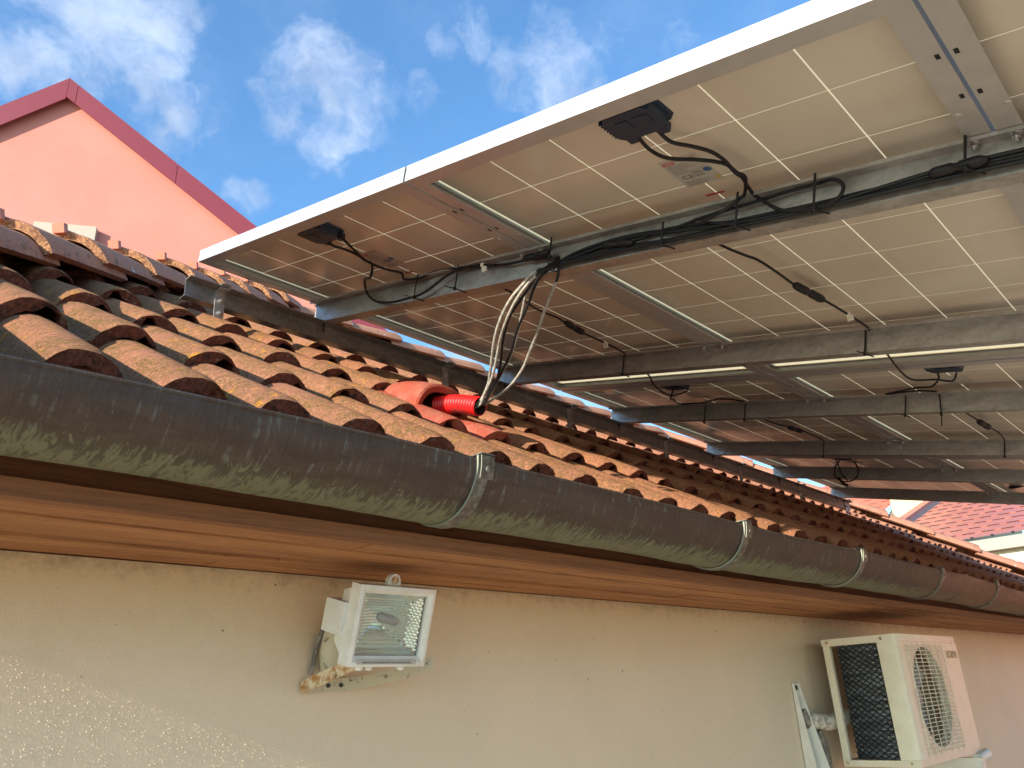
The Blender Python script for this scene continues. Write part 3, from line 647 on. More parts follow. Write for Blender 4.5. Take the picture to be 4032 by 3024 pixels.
def jbox_mesh():
    m = MB(); cx, cp = 0.058, 0.47
    def L(x0, x1, p0, p1, n0, n1, ch=0.010):
        q = lambda n, e: [(x0 + e, p0 + ch, n), (x0 + e, p1 - ch, n), (x0 + ch, p1 - e, n), (x1 - ch, p1 - e, n), (x1 - e, p1 - ch, n), (x1 - e, p0 + ch, n), (x1 - ch, p0 + e, n), (x0 + ch, p0 + e, n)]
        a, b_ = q(n0, 0), q(n1, 0.002); m.add(a + b_, [tuple(range(8))] + [tuple(range(15, 7, -1))] + [(i, i + 8, (i + 1) % 8 + 8, (i + 1) % 8) for i in range(8)])
    L(0.005, 0.093, 0.448, 0.558, 0.0006, 0.006); L(0.008, 0.088, 0.452, 0.552, 0.006, 0.024, 0.014)
    m.box(0.088, 0.104, 0.458, 0.478, 0.004, 0.020); m.box(0.088, 0.104, 0.520, 0.540, 0.004, 0.020)
    for i in range(7): m.box(0.020 + i * 0.008, 0.0235 + i * 0.008, 0.4475, 0.452, 0.008, 0.022)
    m.box(0.03, 0.055, 0.475, 0.50, 0.024, 0.0255); m.box(0.03, 0.055, 0.51, 0.54, 0.024, 0.0255)
    return m.mesh('junction_box', M['box'])
JB = jbox_mesh()
FL = Matrix(((0, 1, 0), (1, 0, 0), (0, 0, -1)))   # text lying on the underside, reading along P (seen from below)
def panel(i, j, label, detail):
    x0 = AO.x + j * 1.6645; root = tag(empty('solar_panel', PF(x0, i * PP, 0), AM), label, 'solar panel', 'solar panels of the canopy seen from below')
    place('frame', FRAME, root, (0, 0, 0)); place('backsheet', SHEET, root, (0, 0, 0))
    for a in range(10):
        for c in range(6): place('solar_cell', CELLM, root, (a * CELL, c * CELL, 0))
    jb = place('junction_box', JB, root, (0, 0, 0))
    for (hx, hp) in ((0.12, -0.013), (0.23, -0.013), (0.12, 0.957), (0.23, 0.957)): place('drain_slot', HOLE, root, (hx, hp, 0))
    place('frame_plug', PLUG, root, (0.28, 0.010, 0)); place('frame_plug', PLUG, root, (0.28, 0.938, 0))
    lb = MB().box(0.212, 0.325, 0.437, 0.518, 0.0007, 0.0010).build('rating_label', M['label'], root)
    bc = MB().box(0.369, 0.376, 0.448, 0.490, 0.0007, 0.0009)
    bc.build('barcode_strip', M['ink_red'] if detail else M['ink_grey'], root)
    if detail:
        # text runs along +P; its up direction is -X
        TM = Matrix(((0, -1, 0), (1, 0, 0), (0, 0, 1)))       # columns: right=+P, up=-X, out=+n
        text('BYD', 0.010, M['ink_red'], lb, (0.226, 0.453, 0.0013), TM, 1.15)
        rg = MB(); rg.tube([(0.226 + 0.0055 * math.sin(t * math.pi / 10), 0.453 + 0.0125 * math.cos(t * math.pi / 10), 0.0012) for t in range(21)], 0.0007, 4); rg.build('logo_ring', M['ink_red'], lb)
        text('PV MODULE', 0.0095, M['ink_red'], lb, (0.222, 0.487, 0.0013), TM, 0.95)
        text('CE', 0.020, M['ink'], lb, (0.287, 0.460, 0.0013), TM, 1.1)
        sq = MB()
        for s_ in (0.0085, 0.0045):
            c0 = (0.282, 0.486)
            sq.tube([(c0[0] - s_, c0[1] - s_, .0012), (c0[0] + s_, c0[1] - s_, .0012), (c0[0] + s_, c0[1] + s_, .0012), (c0[0] - s_, c0[1] + s_, .0012), (c0[0] - s_, c0[1] - s_, .0012)], 0.0006, 4)
        sq.build('double_square_mark', M['ink'], lb)
        ci = MB(); ci.tube([(0.276, 0.508, 0.0009), (0.276, 0.508, 0.0012)], 0.0085, 18); ci.build('round_mark', M['ink_blue'], lb)
        tr = MB(); tr.add([(0.302, 0.512, 0.0013), (0.315, 0.505, 0.0013), (0.315, 0.517, 0.0013)], [(0, 1, 2)]); tr.build('warning_triangle', M['ink_yellow'], lb)
        ln = MB(); r2 = random.Random(3)
        for q in range(9): ln.box(0.236 + q * 0.0042, 0.2372 + q * 0.0042, 0.443, 0.443 + r2.uniform(0.03, 0.068), 0.0011, 0.0012)
        for q in range(5): ln.box(0.302 + q * 0.004, 0.3032 + q * 0.004, 0.443, 0.443 + r2.uniform(0.03, 0.055), 0.0011, 0.0012)
        tag(ln.build('small_print', M['ink_grey'], lb), kind='stuff')
    return root
PN = {}
names = {(0, 0): 'nearest panel at the left front corner, pinkish underside, above the roof rail', (1, 0): 'front middle panel with the clearest rating label and cables running to the beam',
         (2, 0): 'front panel at the right edge of the photo beyond the wide dark gap', (0, 1): 'second row panel over the tiles with a looped cable under its black box',
         (1, 1): 'second row panel in the middle with two curved cables from its flat black box', (2, 1): 'second row panel farthest right above the gutter side',
         (0, 2): 'last row panel above the roof rail end, next to the coiled cable', (1, 2): 'last row middle panel lying over the two farthest beams', (2, 2): 'last row panel farthest right over the air conditioner'}
for (i, j), lab in names.items(): PN[(i, j)] = panel(i, j, lab, j == 0)

XW = [1.285, 2.140, 2.900, 3.750, 4.530, 5.380]
PEND = [-0.020, -0.018, -0.015, -0.010, -0.010, -0.010]
def beam_mesh(p0, p1):
    m = MB(); N0, N1 = 0.0312, 0.0955; t = 0.0025
    prof = [(-0.026, N0), (t, N0), (t, N1 - t), (0.036, N1 - t), (0.036, N1 - 0.012), (0.036 + 0.002, N1 - 0.012), (0.038, N1), (0, N1), (0, N0 + t), (-0.0235, N0 + t), (-0.0235, N0 + 0.007), (-0.026, N0 + 0.007)]
    m.extrude([(x, p0, n) for x, n in prof], (0, p1 - p0, 0)); return m
nut = MB(); nut.tube([(0, 0, 0.0338), (0, 0, 0.0352)], [0.0085, 0.0085], 16); nut.tube([(0, 0, 0.0353), (0, 0, 0.0420)], 0.0066, 6); nut.tube([(0, 0, 0.0421), (0, 0, 0.0475)], 0.0036, 10)
NUT = nut.mesh('bolt', M['steel'])
blab = ['nearest galvanised steel beam carrying the thick bundle of black cables', 'second galvanised beam, two single cable ties hanging on its web', 'third beam from the front, below the curved cables of the second row panels',
        'fourth beam from the front, ending just past the third hook of the rail', 'fifth beam from the front with the coiled cable hanging on it', 'farthest beam of the canopy, in front of the red metal roof']
BEAMS = []
for k in range(6):
    root = tag(empty('canopy_beam', PF(XW[k], 0, 0), AM), blab[k], 'steel beam', 'steel beams under the solar canopy')
    beam_mesh(PEND[k], 2.95).build('beam_profile', M['galv'], root); BEAMS.append(root)
    for s in (0.962 - 0.024, 0.962 + 0.040, 1.956 - 0.024, 1.956 + 0.034, PEND[k] + 0.018, 2.93): place('bolt', NUT, root, (-0.012, s, 0))

# roof rail
rail = tag(empty('roof_rail', (0.84, 2.03, 1.127)), 'long galvanised rail along the tiles that carries the beam ends', 'rail')
m = MB(); pr = [(0, 0), (0.0025, 0), (0.0025, 0.0525), (0.0, 0.0525), (0.0, 0.0500)]
pr = [(0.030, 0.0), (0.030, 0.0025), (0.0025, 0.0025), (0.0025, 0.0525), (-0.030, 0.0535), (-0.030, 0.051), (0.0, 0.0500), (0.0, 0.0)]
m.extrude([(0, y, z) for y, z in pr], (4.80, 0, 0)); m.build('rail_profile', M['rail'], rail)
def vbolt(x, y, z, name, parent, mt='steel'):
    b_ = MB(); b_.tube([(x, y, z), (x, y - 0.0015, z)], 0.0085, 14); b_.tube([(x, y - 0.0016, z), (x, y - 0.0075, z)], 0.0062, 6); b_.tube([(x, y - 0.0076, z), (x, y - 0.013, z)], 0.0035, 8)
    return b_.build(name, M[mt], parent)
for i in range(6):
    b_ = MB(); x = XW[i] - 0.84 + 0.012; b_.tube([(x, -0.014, 0.0505), (x, -0.014, 0.042)], 0.0055, 6); b_.tube([(x, -0.014, 0.042), (x, -0.014, 0.022)], 0.0035, 8); b_.build('bolt', M['black_steel'], rail)
hooks = [0.945, 1.837, 2.56, 3.315, 4.07, 4.84, 5.56]
hl = ['galvanised roof hook at the near end of the rail with two shiny bolts', 'second roof hook of the rail, left of the red vent tile', 'third roof hook of the rail, right of the hanging grey cables', 'fourth roof hook along the rail, under the third beam end', 'fifth roof hook along the rail, between two dark tile ends', 'sixth roof hook along the rail, under the last beam ends', 'last roof hook, at the far end of the rail by the hip']
for i, x in enumerate(hooks):
    hk = tag(empty('roof_hook', (x, 2.03, 1.05)), hl[i], 'roof hook', 'roof hooks holding the rail')
    m = MB(); m.box(-0.015, 0.015, -0.0042, -0.0004, -0.005, 0.125); m.box(-0.015, 0.015, -0.0305, -0.0043, 0.1215, 0.125); m.box(-0.015, 0.015, -0.060, -0.0043, -0.009, -0.0052); m.box(-0.015, 0.015, 0.0, 0.14, -0.009, -0.005); m.build('hook_plate', M['galv'], hk)
    m = MB(); m.box(-0.014, 0.016, -0.040, -0.001, 0.1305, 0.1335); m.box(0.010, 0.016, -0.040, -0.030, 0.122, 0.130); m.build('clamp', M['steel'], hk)
    vbolt(0, -0.0043, 0.092, 'bolt', hk, 'steel'); vbolt(0.001, -0.0043, 0.052, 'bolt', hk, 'steel')

# ------------------------------------------------------------------ cables
def cable(name, label, pts, r, m, group, sub=5, cat='cable'):
    c = MB(); c.tube(smooth_path(pts, sub), r, 8); return tag(c.build(name, m), label, cat, group)
def Wp(X, pn): return [PF(X, p, n) for p, n in pn]
def Np(n, xp): return [PF(x, p, n) for x, p in xp]
RC = 0.0036
G1 = 'black cables on the nearest beam'
cable('panel_cable', 'black cable leaving the big junction box and looping tightly right of the beam tie', 
      Np(0.015, [(1.005, 1.512)]) + Np(0.026, [(1.034, 1.522), (1.064, 1.543), (1.096, 1.562), (1.136, 1.568)]) + Np(0.032, [(1.173, 1.568), (1.199, 1.570)]) + [PF(1.238, 1.560, 0.030)] +
      Wp(1.262, [(1.560, 0.036), (1.579, 0.053), (1.609, 0.077), (1.64, 0.089), (1.686, 0.094), (1.709, 0.090), (1.726, 0.080), (1.731, 0.063), (1.722, 0.050), (1.707, 0.044)]) + Wp(1.268, [(1.684, 0.042), (1.645, 0.043), (1.599, 0.046), (1.55, 0.050), (1.503, 0.052), (1.439, 0.057), (1.378, 0.067)]), RC, M['cable'], G1)
cable('panel_cable', 'black cable from the big junction box that crosses the rating label to a tie', Np(0.015, [(1.0, 1.473)]) + Np(0.026, [(1.029, 1.476), (1.067, 1.48), (1.089, 1.497), (1.108, 1.525), (1.132, 1.551), (1.153, 1.564)]) + Np(0.034, [(1.174, 1.572), (1.199, 1.576)]) + Wp(1.255, [(1.545, 0.034), (1.538, 0.040), (1.50, 0.060), (1.45, 0.072)]), RC, M['cable'], G1)
bund = [
 [(1.058, 0.090), (1.075, 0.076), (1.118, 0.065), (1.187, 0.057), (1.266, 0.055), (1.341, 0.060), (1.40, 0.066), (1.484, 0.075), (1.566, 0.077), (1.644, 0.078), (1.70, 0.078), (1.767, 0.076), (1.831, 0.078), (1.918, 0.072), (2.0, 0.073), (2.2, 0.07), (2.6, 0.075)],
 [(1.049, 0.094), (1.091, 0.082), (1.162, 0.081), (1.243, 0.082), (1.32, 0.084), (1.367, 0.086), (1.436, 0.088), (1.532, 0.090), (1.65, 0.090), (1.723, 0.086), (1.81, 0.085), (1.926, 0.080), (2.0, 0.080), (2.3, 0.084), (2.6, 0.08)],
 [(1.065, 0.090), (1.136, 0.089), (1.218, 0.088), (1.32, 0.090), (1.36, 0.092), (1.43, 0.092), (1.547, 0.092), (1.645, 0.092), (1.75, 0.090), (1.9, 0.088), (2.1, 0.088), (2.6, 0.09)],
 [(1.05, 0.086), (1.12, 0.075), (1.188, 0.069), (1.242, 0.073), (1.319, 0.083), (1.391, 0.088), (1.5, 0.087), (1.62, 0.086), (1.72, 0.082), (1.83, 0.073), (1.9, 0.066), (2.0, 0.066), (2.3, 0.07)],
 [(1.048, 0.088), (1.13, 0.085), (1.225, 0.079), (1.268, 0.074), (1.317, 0.066), (1.365, 0.062), (1.44, 0.066), (1.53, 0.082), (1.64, 0.084), (1.75, 0.083), (1.87, 0.076), (1.96, 0.074), (2.1, 0.076), (2.4, 0.08)],
 [(1.055, 0.092), (1.11, 0.080), (1.16, 0.073), (1.22, 0.066), (1.29, 0.062), (1.36, 0.070), (1.46, 0.080), (1.56, 0.086), (1.68, 0.088), (1.78, 0.080), (1.88, 0.071), (1.97, 0.069), (2.1, 0.07)]]
bl = ['topmost black cable of the bundle on the nearest beam, starting at the hanging grey cables', 'black cable running low along the lip of the nearest beam', 'lowest black cable of the bundle, resting on the beam lip', 'black cable with an inline plug, second from the top of the bundle', 'black cable that rises over the others before the second beam tie', 'slack black cable sagging across the middle of the bundle']
for q, pn in enumerate(bund): cable('bundle_cable', bl[q], Wp(1.2745 - 0.0035 * (q % 3), pn), 0.0038, M['cable'], G1, 4)
cable('panel_cable', 'black cable from the left junction box along the beam to the grey cables', Np(0.015, [(0.999, 0.470)]) + Np(0.026, [(1.02, 0.490), (1.038, 0.497), (1.082, 0.497), (1.141, 0.479), (1.197, 0.482), (1.235, 0.50)]) + Wp(1.255, [(0.49, 0.036)]) + Wp(1.262, [(0.545, 0.040), (0.585, 0.036), (0.62, 0.032), (0.66, 0.033), (0.70, 0.037)]) + Wp(1.266, [(0.762, 0.042), (0.82, 0.048), (0.891, 0.058), (0.958, 0.060), (1.0, 0.064), (1.046, 0.068)]), RC, M['cable'], G1)
cable('panel_cable', 'black cable from the left junction box hanging in a wide loop below the beam', Np(0.015, [(0.996, 0.545)]) + Np(0.026, [(1.026, 0.540), (1.074, 0.511), (1.119, 0.482), (1.151, 0.475)]) + Np(0.05, [(1.175, 0.44)]) + Wp(1.235, [(0.32, 0.016)]) + Wp(1.262, [(0.295, 0.038), (0.322, 0.063), (0.362, 0.083), (0.415, 0.093), (0.462, 0.096), (0.519, 0.094), (0.562, 0.092), (0.605, 0.080), (0.656, 0.058), (0.704, 0.045), (0.735, 0.042), (0.79, 0.045), (0.86, 0.055)]), RC, M['cable'], G1)
# plugs on the first beam
def plug_body(name, label, a, b_, r, group, mats=None):
    a, b_ = Vector(a), Vector(b_); d = b_ - a; m = MB()
    m.tube([a, a + d * 0.04, a + d * 0.12, a + d * 0.40, a + d * 0.45, a + d * 0.50, a + d * 0.55, a + d * 0.86, a + d * 0.94, b_], [r * 0.5, r * 0.8, r, r, r * 0.75, r * 0.75, r, r * 1.05, r * 0.8, r * 0.5], 10)
    return tag(m.build(name, M['black']), label, 'cable plug', group)
GP = 'inline cable plugs'
plug_body('cable_plug', 'fat black plug beside the bolts over the hanging grey cables', PF(1.258, 0.960, 0.061), PF(1.256, 1.045, 0.058), 0.0088, GP)
plug_body('cable_plug', 'slim black plug lying in the cable bundle between the first two ties', PF(1.2615, 1.205, 0.071), PF(1.262, 1.285, 0.079), 0.0072, GP)
plug_body('cable_plug', 'black plug in the bundle at the right edge of the photo', PF(1.260, 1.87, 0.078), PF(1.258, 1.955, 0.076), 0.009, GP)
# hanging grey cables
hang = [[[1.270, 1.0, 0.955], [1.246, 1.008, 0.927], [1.224, 1.034, 0.913], [1.221, 1.063, 0.894], [1.22, 1.097, 0.872], [1.23, 1.137, 0.848], [1.251, 1.182, 0.82], [1.282, 1.227, 0.794], [1.316, 1.273, 0.767], [1.336, 1.308, 0.744], [1.343, 1.356, 0.715], [1.340, 1.43, 0.727]],
 [[1.272, 1.0, 0.958], [1.259, 1.001, 0.939], [1.239, 1.033, 0.911], [1.24, 1.059, 0.892], [1.256, 1.097, 0.867], [1.274, 1.148, 0.835], [1.298, 1.189, 0.811], [1.316, 1.224, 0.79], [1.332, 1.275, 0.758], [1.342, 1.315, 0.734], [1.347, 1.356, 0.71], [1.340, 1.43, 0.730]],
 [[1.272, 1.003, 0.962], [1.255, 1.004, 0.943], [1.23, 1.035, 0.918], [1.234, 1.066, 0.897], [1.233, 1.087, 0.885], [1.249, 1.112, 0.87], [1.295, 1.178, 0.833], [1.321, 1.225, 0.805], [1.339, 1.271, 0.777], [1.348, 1.302, 0.758], [1.356, 1.356, 0.718], [1.345, 1.43, 0.733]],
 [[1.270, 1.006, 0.952], [1.250, 1.012, 0.930], [1.231, 1.031, 0.912], [1.234, 1.066, 0.887], [1.239, 1.123, 0.853], [1.254, 1.158, 0.833], [1.28, 1.198, 0.809], [1.314, 1.239, 0.786], [1.341, 1.279, 0.762], [1.349, 1.303, 0.748], [1.352, 1.356, 0.717], [1.343, 1.43, 0.735]],
 [[1.258, 1.0, 0.954], [1.269, 1.0, 0.94], [1.276, 1.012, 0.92], [1.28, 1.028, 0.905], [1.301, 1.082, 0.868], [1.325, 1.131, 0.838], [1.347, 1.179, 0.809], [1.37, 1.229, 0.78], [1.378, 1.284, 0.749], [1.370, 1.327, 0.730], [1.358, 1.356, 0.716], [1.345, 1.43, 0.725]],
 [[1.271, 1.002, 0.949], [1.243, 1.010, 0.922], [1.228, 1.040, 0.899], [1.232, 1.085, 0.872], [1.247, 1.130, 0.846], [1.271, 1.180, 0.816], [1.302, 1.228, 0.784], [1.326, 1.272, 0.755], [1.338, 1.318, 0.728], [1.344, 1.356, 0.706], [1.338, 1.43, 0.722]]]
hlb = ['dusty grey cable, second from the left of those hanging into the red duct', 'black cable in front of the grey ones hanging into the red duct', 'grey cable hanging in the middle of the bunch above the red duct', 'black cable hidden behind the grey ones above the red duct', 'single grey cable hanging apart on the right, bowing into the red duct', 'grey cable bulging farthest left above the red duct']
cols = ['gcable', 'cable', 'gcable', 'cable', 'gcable', 'gcable']
for q, pts in enumerate(hang):
    sw = [-0.012, 0.006, 0.012, -0.004, 0.010, -0.020][q]; nn_ = len(pts) - 1; P_ = [Vector(p) + Vector((sw * math.sin(math.pi * i_ / nn_) ** 1.3, 0.002 * math.cos(q * 1.7), 0)) for i_, p in enumerate(pts)]
    if cols[q] == 'gcable':
        sp = smooth_path(P_, 5); cut = 9 if q != 4 else 14; c = MB(); c.tube(sp[:cut + 1], 0.0035, 8, 1); c.tube(sp[cut:], 0.0035, 8, 0)
        tag(c.build('hanging_cable', [M['gcable'], M['cable']]), hlb[q], 'cable', 'cables hanging from the beam into the red duct')
    else: cable('hanging_cable', hlb[q], P_, 0.0034, M[cols[q]], 'cables hanging from the beam into the red duct')
# cable ties
def tie(label, X, p, n0, n1, tail=(0.012, 0.03), skew=0.0, X1=None, up=True):
    m = MB(); xf = X - 0.0035; w_ = 0.0022
    a = PF(xf, p, n0); b_ = PF(xf, p + skew, n1)
    m.hull8([PF(xf - 0.001, p - w_, n0), PF(xf - 0.001, p + w_, n0), PF(xf + 0.0005, p + w_, n0), PF(xf + 0.0005, p - w_, n0)], [PF(xf - 0.001, p + skew - w_, n1), PF(xf - 0.001, p + skew + w_, n1), PF(xf + 0.0005, p + skew + w_, n1), PF(xf + 0.0005, p + skew - w_, n1)])
    c = PF(xf - 0.002, p + skew, n1 + 0.002)
    m.tube([c + Vector((-0.003, 0, 0.003)), c + Vector((0.004, 0, -0.003))], 0.0045, 6)
    m.tube([c, c + Vector((tail[1], -tail[0], -0.006))], 0.0020, 5)
    if up: m.tube([c, c + Vector((-tail[1] * 0.75, tail[0] * 1.0, 0.004))], 0.0014, 5)
    return tag(m.build('cable_tie', M['black']), label, 'cable tie', 'black cable ties on the beams')
tie('left cable tie of the nearest beam, in the big cable loop', 1.258, 0.550, 0.032, 0.098)
tie('second cable tie from the left on the nearest beam', 1.258, 0.722, 0.034, 0.098)
tie('cable tie at the start of the hanging grey cables', 1.262, 1.046, 0.020, 0.099, (0.016, 0.022))
tie('cable tie between the hanging cables and the rating label', 1.262, 1.360, 0.050, 0.099, (0.016, 0.028), up=False)
tie('cable tie under the crossing cables right of the rating label', 1.252, 1.534, 0.030, 0.099, (0.016, 0.028))
tie('cable tie inside the tight cable loop on the nearest beam', 1.255, 1.684, 0.030, 0.099, (0.018, 0.026))
tie('thick cable tie near the right photo edge on the nearest beam', 1.255, 1.925, 0.020, 0.086, (0.020, 0.03))
tie('cable tie on the second beam, left of its seam bolts', 2.138, 0.617, 0.030, 0.099, (0.010, 0.03)); tie('cable tie on the second beam, right of its seam bolts', 2.138, 1.440, 0.030, 0.099, (0.012, 0.03))
tie('left cable tie on the third beam', 2.892, 0.492, 0.032, 0.108, (0.004, 0.008), up=False); tie('second cable tie on the third beam', 2.892, 0.677, 0.032, 0.106, (0.004, 0.008), up=False)
tie('third cable tie on the third beam, with a short tail', 2.892, 1.295, 0.030, 0.106, (0.012, 0.02)); tie('long dangling cable tie at the right on the third beam', 2.892, 1.404, 0.030, 0.106, (0.0, 0.0), 0.008)
tie('cable tie on the fourth beam at the left', 3.742, 0.640, 0.030, 0.104, (0.0, 0.0)); tie('cable tie on the fourth beam at the right', 3.742, 1.404, 0.030, 0.102, (0.0, 0.0))
m = MB(); m.tube([PF(2.886, 1.413, 0.108), PF(2.88, 1.416, 0.150)], 0.002, 5); tag(m.build('tie_tail', M['black']), 'long tail of a cable tie hanging below the third beam', 'cable tie')
# cables and plugs below the panels
G2 = 'connecting cables under the panels'
cable('panel_cable', 'cable with an inline plug under the front middle panel, curving to the second beam', Np(0.034, [(1.32, 1.365), (1.454, 1.386), (1.523, 1.404), (1.561, 1.416), (1.651, 1.42), (1.752, 1.421), (1.85, 1.437), (1.993, 1.449), (2.096, 1.454)]) + [PF(2.13, 1.452, 0.036)], 0.0032, M['cable'], G2)
plug_body('cable_plug', 'large inline plug under the front middle panel', PF(1.735, 1.420, 0.034), PF(1.868, 1.438, 0.034), 0.0105, GP)
cable('panel_cable', 'cable with an inline plug behind the hanging grey cables', Np(0.034, [(1.32, 0.705), (1.461, 0.706), (1.537, 0.691), (1.599, 0.675), (1.655, 0.671), (1.707, 0.677), (1.768, 0.664), (1.876, 0.651), (1.99, 0.65), (2.10, 0.640)]) + [PF(2.13, 0.625, 0.036)], 0.0030, M['cable'], G2)
plug_body('cable_plug', 'inline plug right of the hanging grey cables', PF(1.755, 0.668, 0.034), PF(1.868, 0.652, 0.034), 0.0098, GP)
def tagpaper(X, p, n, lab):
    m = MB(); c = PF(X, p, n); m.box(-0.006, 0.006, -0.0045, 0.0045, -0.0045, 0.0045, 0, lambda a, b_, d: c + Vector((a, b_, d))); m.box(-0.002, 0.0015, -0.012, 0.004, -0.020, -0.004, 0, lambda a, b_, d: c + Vector((a, b_, d)))
    tag(m.build('cable_marker', M['white_tag']), lab, 'cable marker', 'white cable markers')
tagpaper(1.990, 1.449, 0.034, 'small white marker on the cable under the front middle panel'); tagpaper(1.980, 0.650, 0.034, 'small white marker flag below the plug by the second beam'); tagpaper(1.262, 0.812, 0.048, 'crumpled white marker on the cable left of the seam bolts')
cable('panel_cable', 'curved cable sweeping from behind the second beam to the flat black box', Np(0.05, [(2.26, 1.44), (2.338, 1.429), (2.423, 1.416), (2.537, 1.401), (2.618, 1.40), (2.640, 1.425)]) + Np(0.045, [(2.662, 1.463), (2.690, 1.502)]) + Np(0.02, [(2.684, 1.515)]), 0.0032, M['cable'], G2)
cable('panel_cable', 'cable from the flat black box down along the third beam', Np(0.02, [(2.675, 1.463)]) + Np(0.035, [(2.70, 1.458)]) + Np(0.045, [(2.75, 1.42)]) + Wp(2.862, [(1.345, 0.016), (1.292, 0.024), (1.235, 0.034), (1.29, 0.030), (1.35, 0.028), (1.404, 0.033)]), 0.0032, M['cable'], G2)
cable('panel_cable', 'cable hooked below the flat black box of the left second row panel', Np(0.05, [(2.26, 0.60), (2.345, 0.579), (2.451, 0.524), (2.554, 0.486), (2.627, 0.474), (2.645, 0.498)]) + Np(0.03, [(2.672, 0.53)]) + Np(0.02, [(2.68, 0.53)]), 0.0032, M['cable'], G2)
cable('panel_cable', 'cable running wavily on the third beam at the left', Np(0.02, [(2.675, 0.468)]) + Np(0.040, [(2.73, 0.42)]) + Wp(2.866, [(0.339, 0.006), (0.361, 0.022), (0.387, 0.031), (0.444, 0.031), (0.505, 0.030), (0.541, 0.022), (0.572, 0.018), (0.63, 0.024), (0.683, 0.034)]), 0.0032, M['cable'], G2)
cable('panel_cable', 'cable with a plug under the second row panel, ending at the fourth beam left', Np(0.034, [(2.95, 0.60), (3.10, 0.60), (3.282, 0.604), (3.371, 0.63), (3.462, 0.652), (3.554, 0.657), (3.673, 0.655), (3.725, 0.645)]), 0.0032, M['cable'], G2)
plug_body('cable_plug', 'plug under the second row panel between third and fourth beam, left', PF(3.375, 0.631, 0.036), PF(3.475, 0.653, 0.036), 0.0105, GP)
cable('panel_cable', 'cable with a round plug at the right between third and fourth beam', Np(0.034, [(2.95, 1.40), (3.10, 1.40), (3.264, 1.405), (3.352, 1.408), (3.463, 1.413), (3.56, 1.42), (3.681, 1.412), (3.72, 1.405)]), 0.0032, M['cable'], G2)
plug_body('cable_plug', 'round twin plug at the right between third and fourth beam', PF(3.345, 1.408, 0.036), PF(3.475, 1.414, 0.036), 0.012, GP)
coil = []
for i in range(60):
    t = i / 59 * 2 * math.pi * 1.85 + 2.2; rr_ = 0.068 + 0.003 * math.sin(3 * t); coil.append(PF(4.50 - 0.006 * i / 59, 0.445 + rr_ * math.cos(t), 0.053 + rr_ * 0.98 * math.sin(t)))
c = MB(); c.tube(coil, 0.0036, 8); c.tube(smooth_path([PF(4.49, 0.385, -0.005), PF(4.49, 0.40, 0.02), PF(4.485, 0.425, 0.075), PF(4.485, 0.46, 0.112)]), 0.0034, 8); c.tube([PF(4.49, 0.405, 0.095), PF(4.488, 0.43, 0.125), PF(4.486, 0.462, 0.142)], [0.005, 0.008, 0.006], 8)
tag(c.build('cable_coil', M['cable']), 'coil of black cable hanging in a ring from the fifth beam', 'cable')
plug_body('cable_plug', 'dark plug hanging at the right photo edge before the last beam', PF(5.30, 1.20, -0.02), PF(5.30, 1.065, 0.012), 0.012, GP)

# ------------------------------------------------------------------ floodlight
ft = Vector((0, 0.0425, -0.1445)); fh = ft.length; fv = ft.normalized(); fn = Vector((1, 0, 0)).cross(fv).normalized()
if fn.y > 0: fn = -fn
FC = Vector((1.005, 1.27125, 0.1463))
FM = Matrix((Vector((1, 0, 0)), -fv, fn)).transposed()      # local: x right, y up the face, z out of the glass
if FM.determinant() < 0: FM = Matrix((Vector((1, 0, 0)), -fv, -fn)).transposed()
flood = tag(empty('floodlight', FC, FM), 'white halogen floodlight with stained casing on a rusty bracket under the eaves', 'floodlight')
sgn = 1 if (FM @ Vector((0, 0, 1))).y < 0 else -1
W2, H2 = 0.0935, 0.0753
def ring(o_, i_, mb, mi=0):
    vs = list(o_) + list(i_); mb.add(vs, [(k, (k + 1) % 4, (k + 1) % 4 + 4, k + 4) for k in range(4)], mi)
def rect(w_, h_, z): return [(-w_, -h_, z * sgn), (w_, -h_, z * sgn), (w_, h_, z * sgn), (-w_, h_, z * sgn)]
m = MB(); ring(rect(W2, H2, -0.030), rect(W2, H2, 0.0), m); ring(rect(W2, H2, 0), rect(W2 - 0.008, H2 - 0.008, 0.003), m)
gl = [(-0.0770, -0.0560), (0.0770, -0.0560), (0.0770, 0.0600), (-0.0770, 0.0600)]
G = lambda z: [(x, y, z * sgn) for x, y in gl]
ring(rect(W2 - 0.008, H2 - 0.008, 0.003), G(-0.004), m); ring(G(-0.004), G(-0.010), m); ring(rect(W2, H2, -0.030), rect(W2 - 0.012, H2 - 0.012, -0.030), m)
m.build('front_frame', M['white'], flood)
m = MB(); m.add(G(-0.0060), [(0, 1, 2, 3)]); m.build('glass', M['glass'], flood)
# dimpled reflector bowl
m = MB(); nx, ny = 26, 20
def bowl(a, b_, o_=0.0):
    r2 = max(abs(a), abs(b_)); dep = 0.050 * (1 - min(1, r2) ** 2.0); return Vector((a * 0.0765, 0.002 + b_ * 0.0575, (-0.012 - dep + o_) * sgn))
for j in range(ny):
    for i in range(nx):
        off = 0.5 if j % 2 else 0.0; cl = lambda v: max(-1, min(1, v))
        a0_, a1_ = cl((i + off - 0.25) / nx * 2 - 1), cl((i + 1 + off - 0.25) / nx * 2 - 1); b0_, b1_ = j / ny * 2 - 1, (j + 1) / ny * 2 - 1
        if a1_ - a0_ < 1e-4: continue
        m.add([bowl(a0_, b0_), bowl(a1_, b0_), bowl(a1_, b1_), bowl(a0_, b1_), bowl((a0_ + a1_) / 2, (b0_ + b1_) / 2, 0.0028)], [(0, 1, 4), (1, 2, 4), (2, 3, 4), (3, 0, 4)])
m.v = m.v
m.build('reflector', M['reflector'], flood)
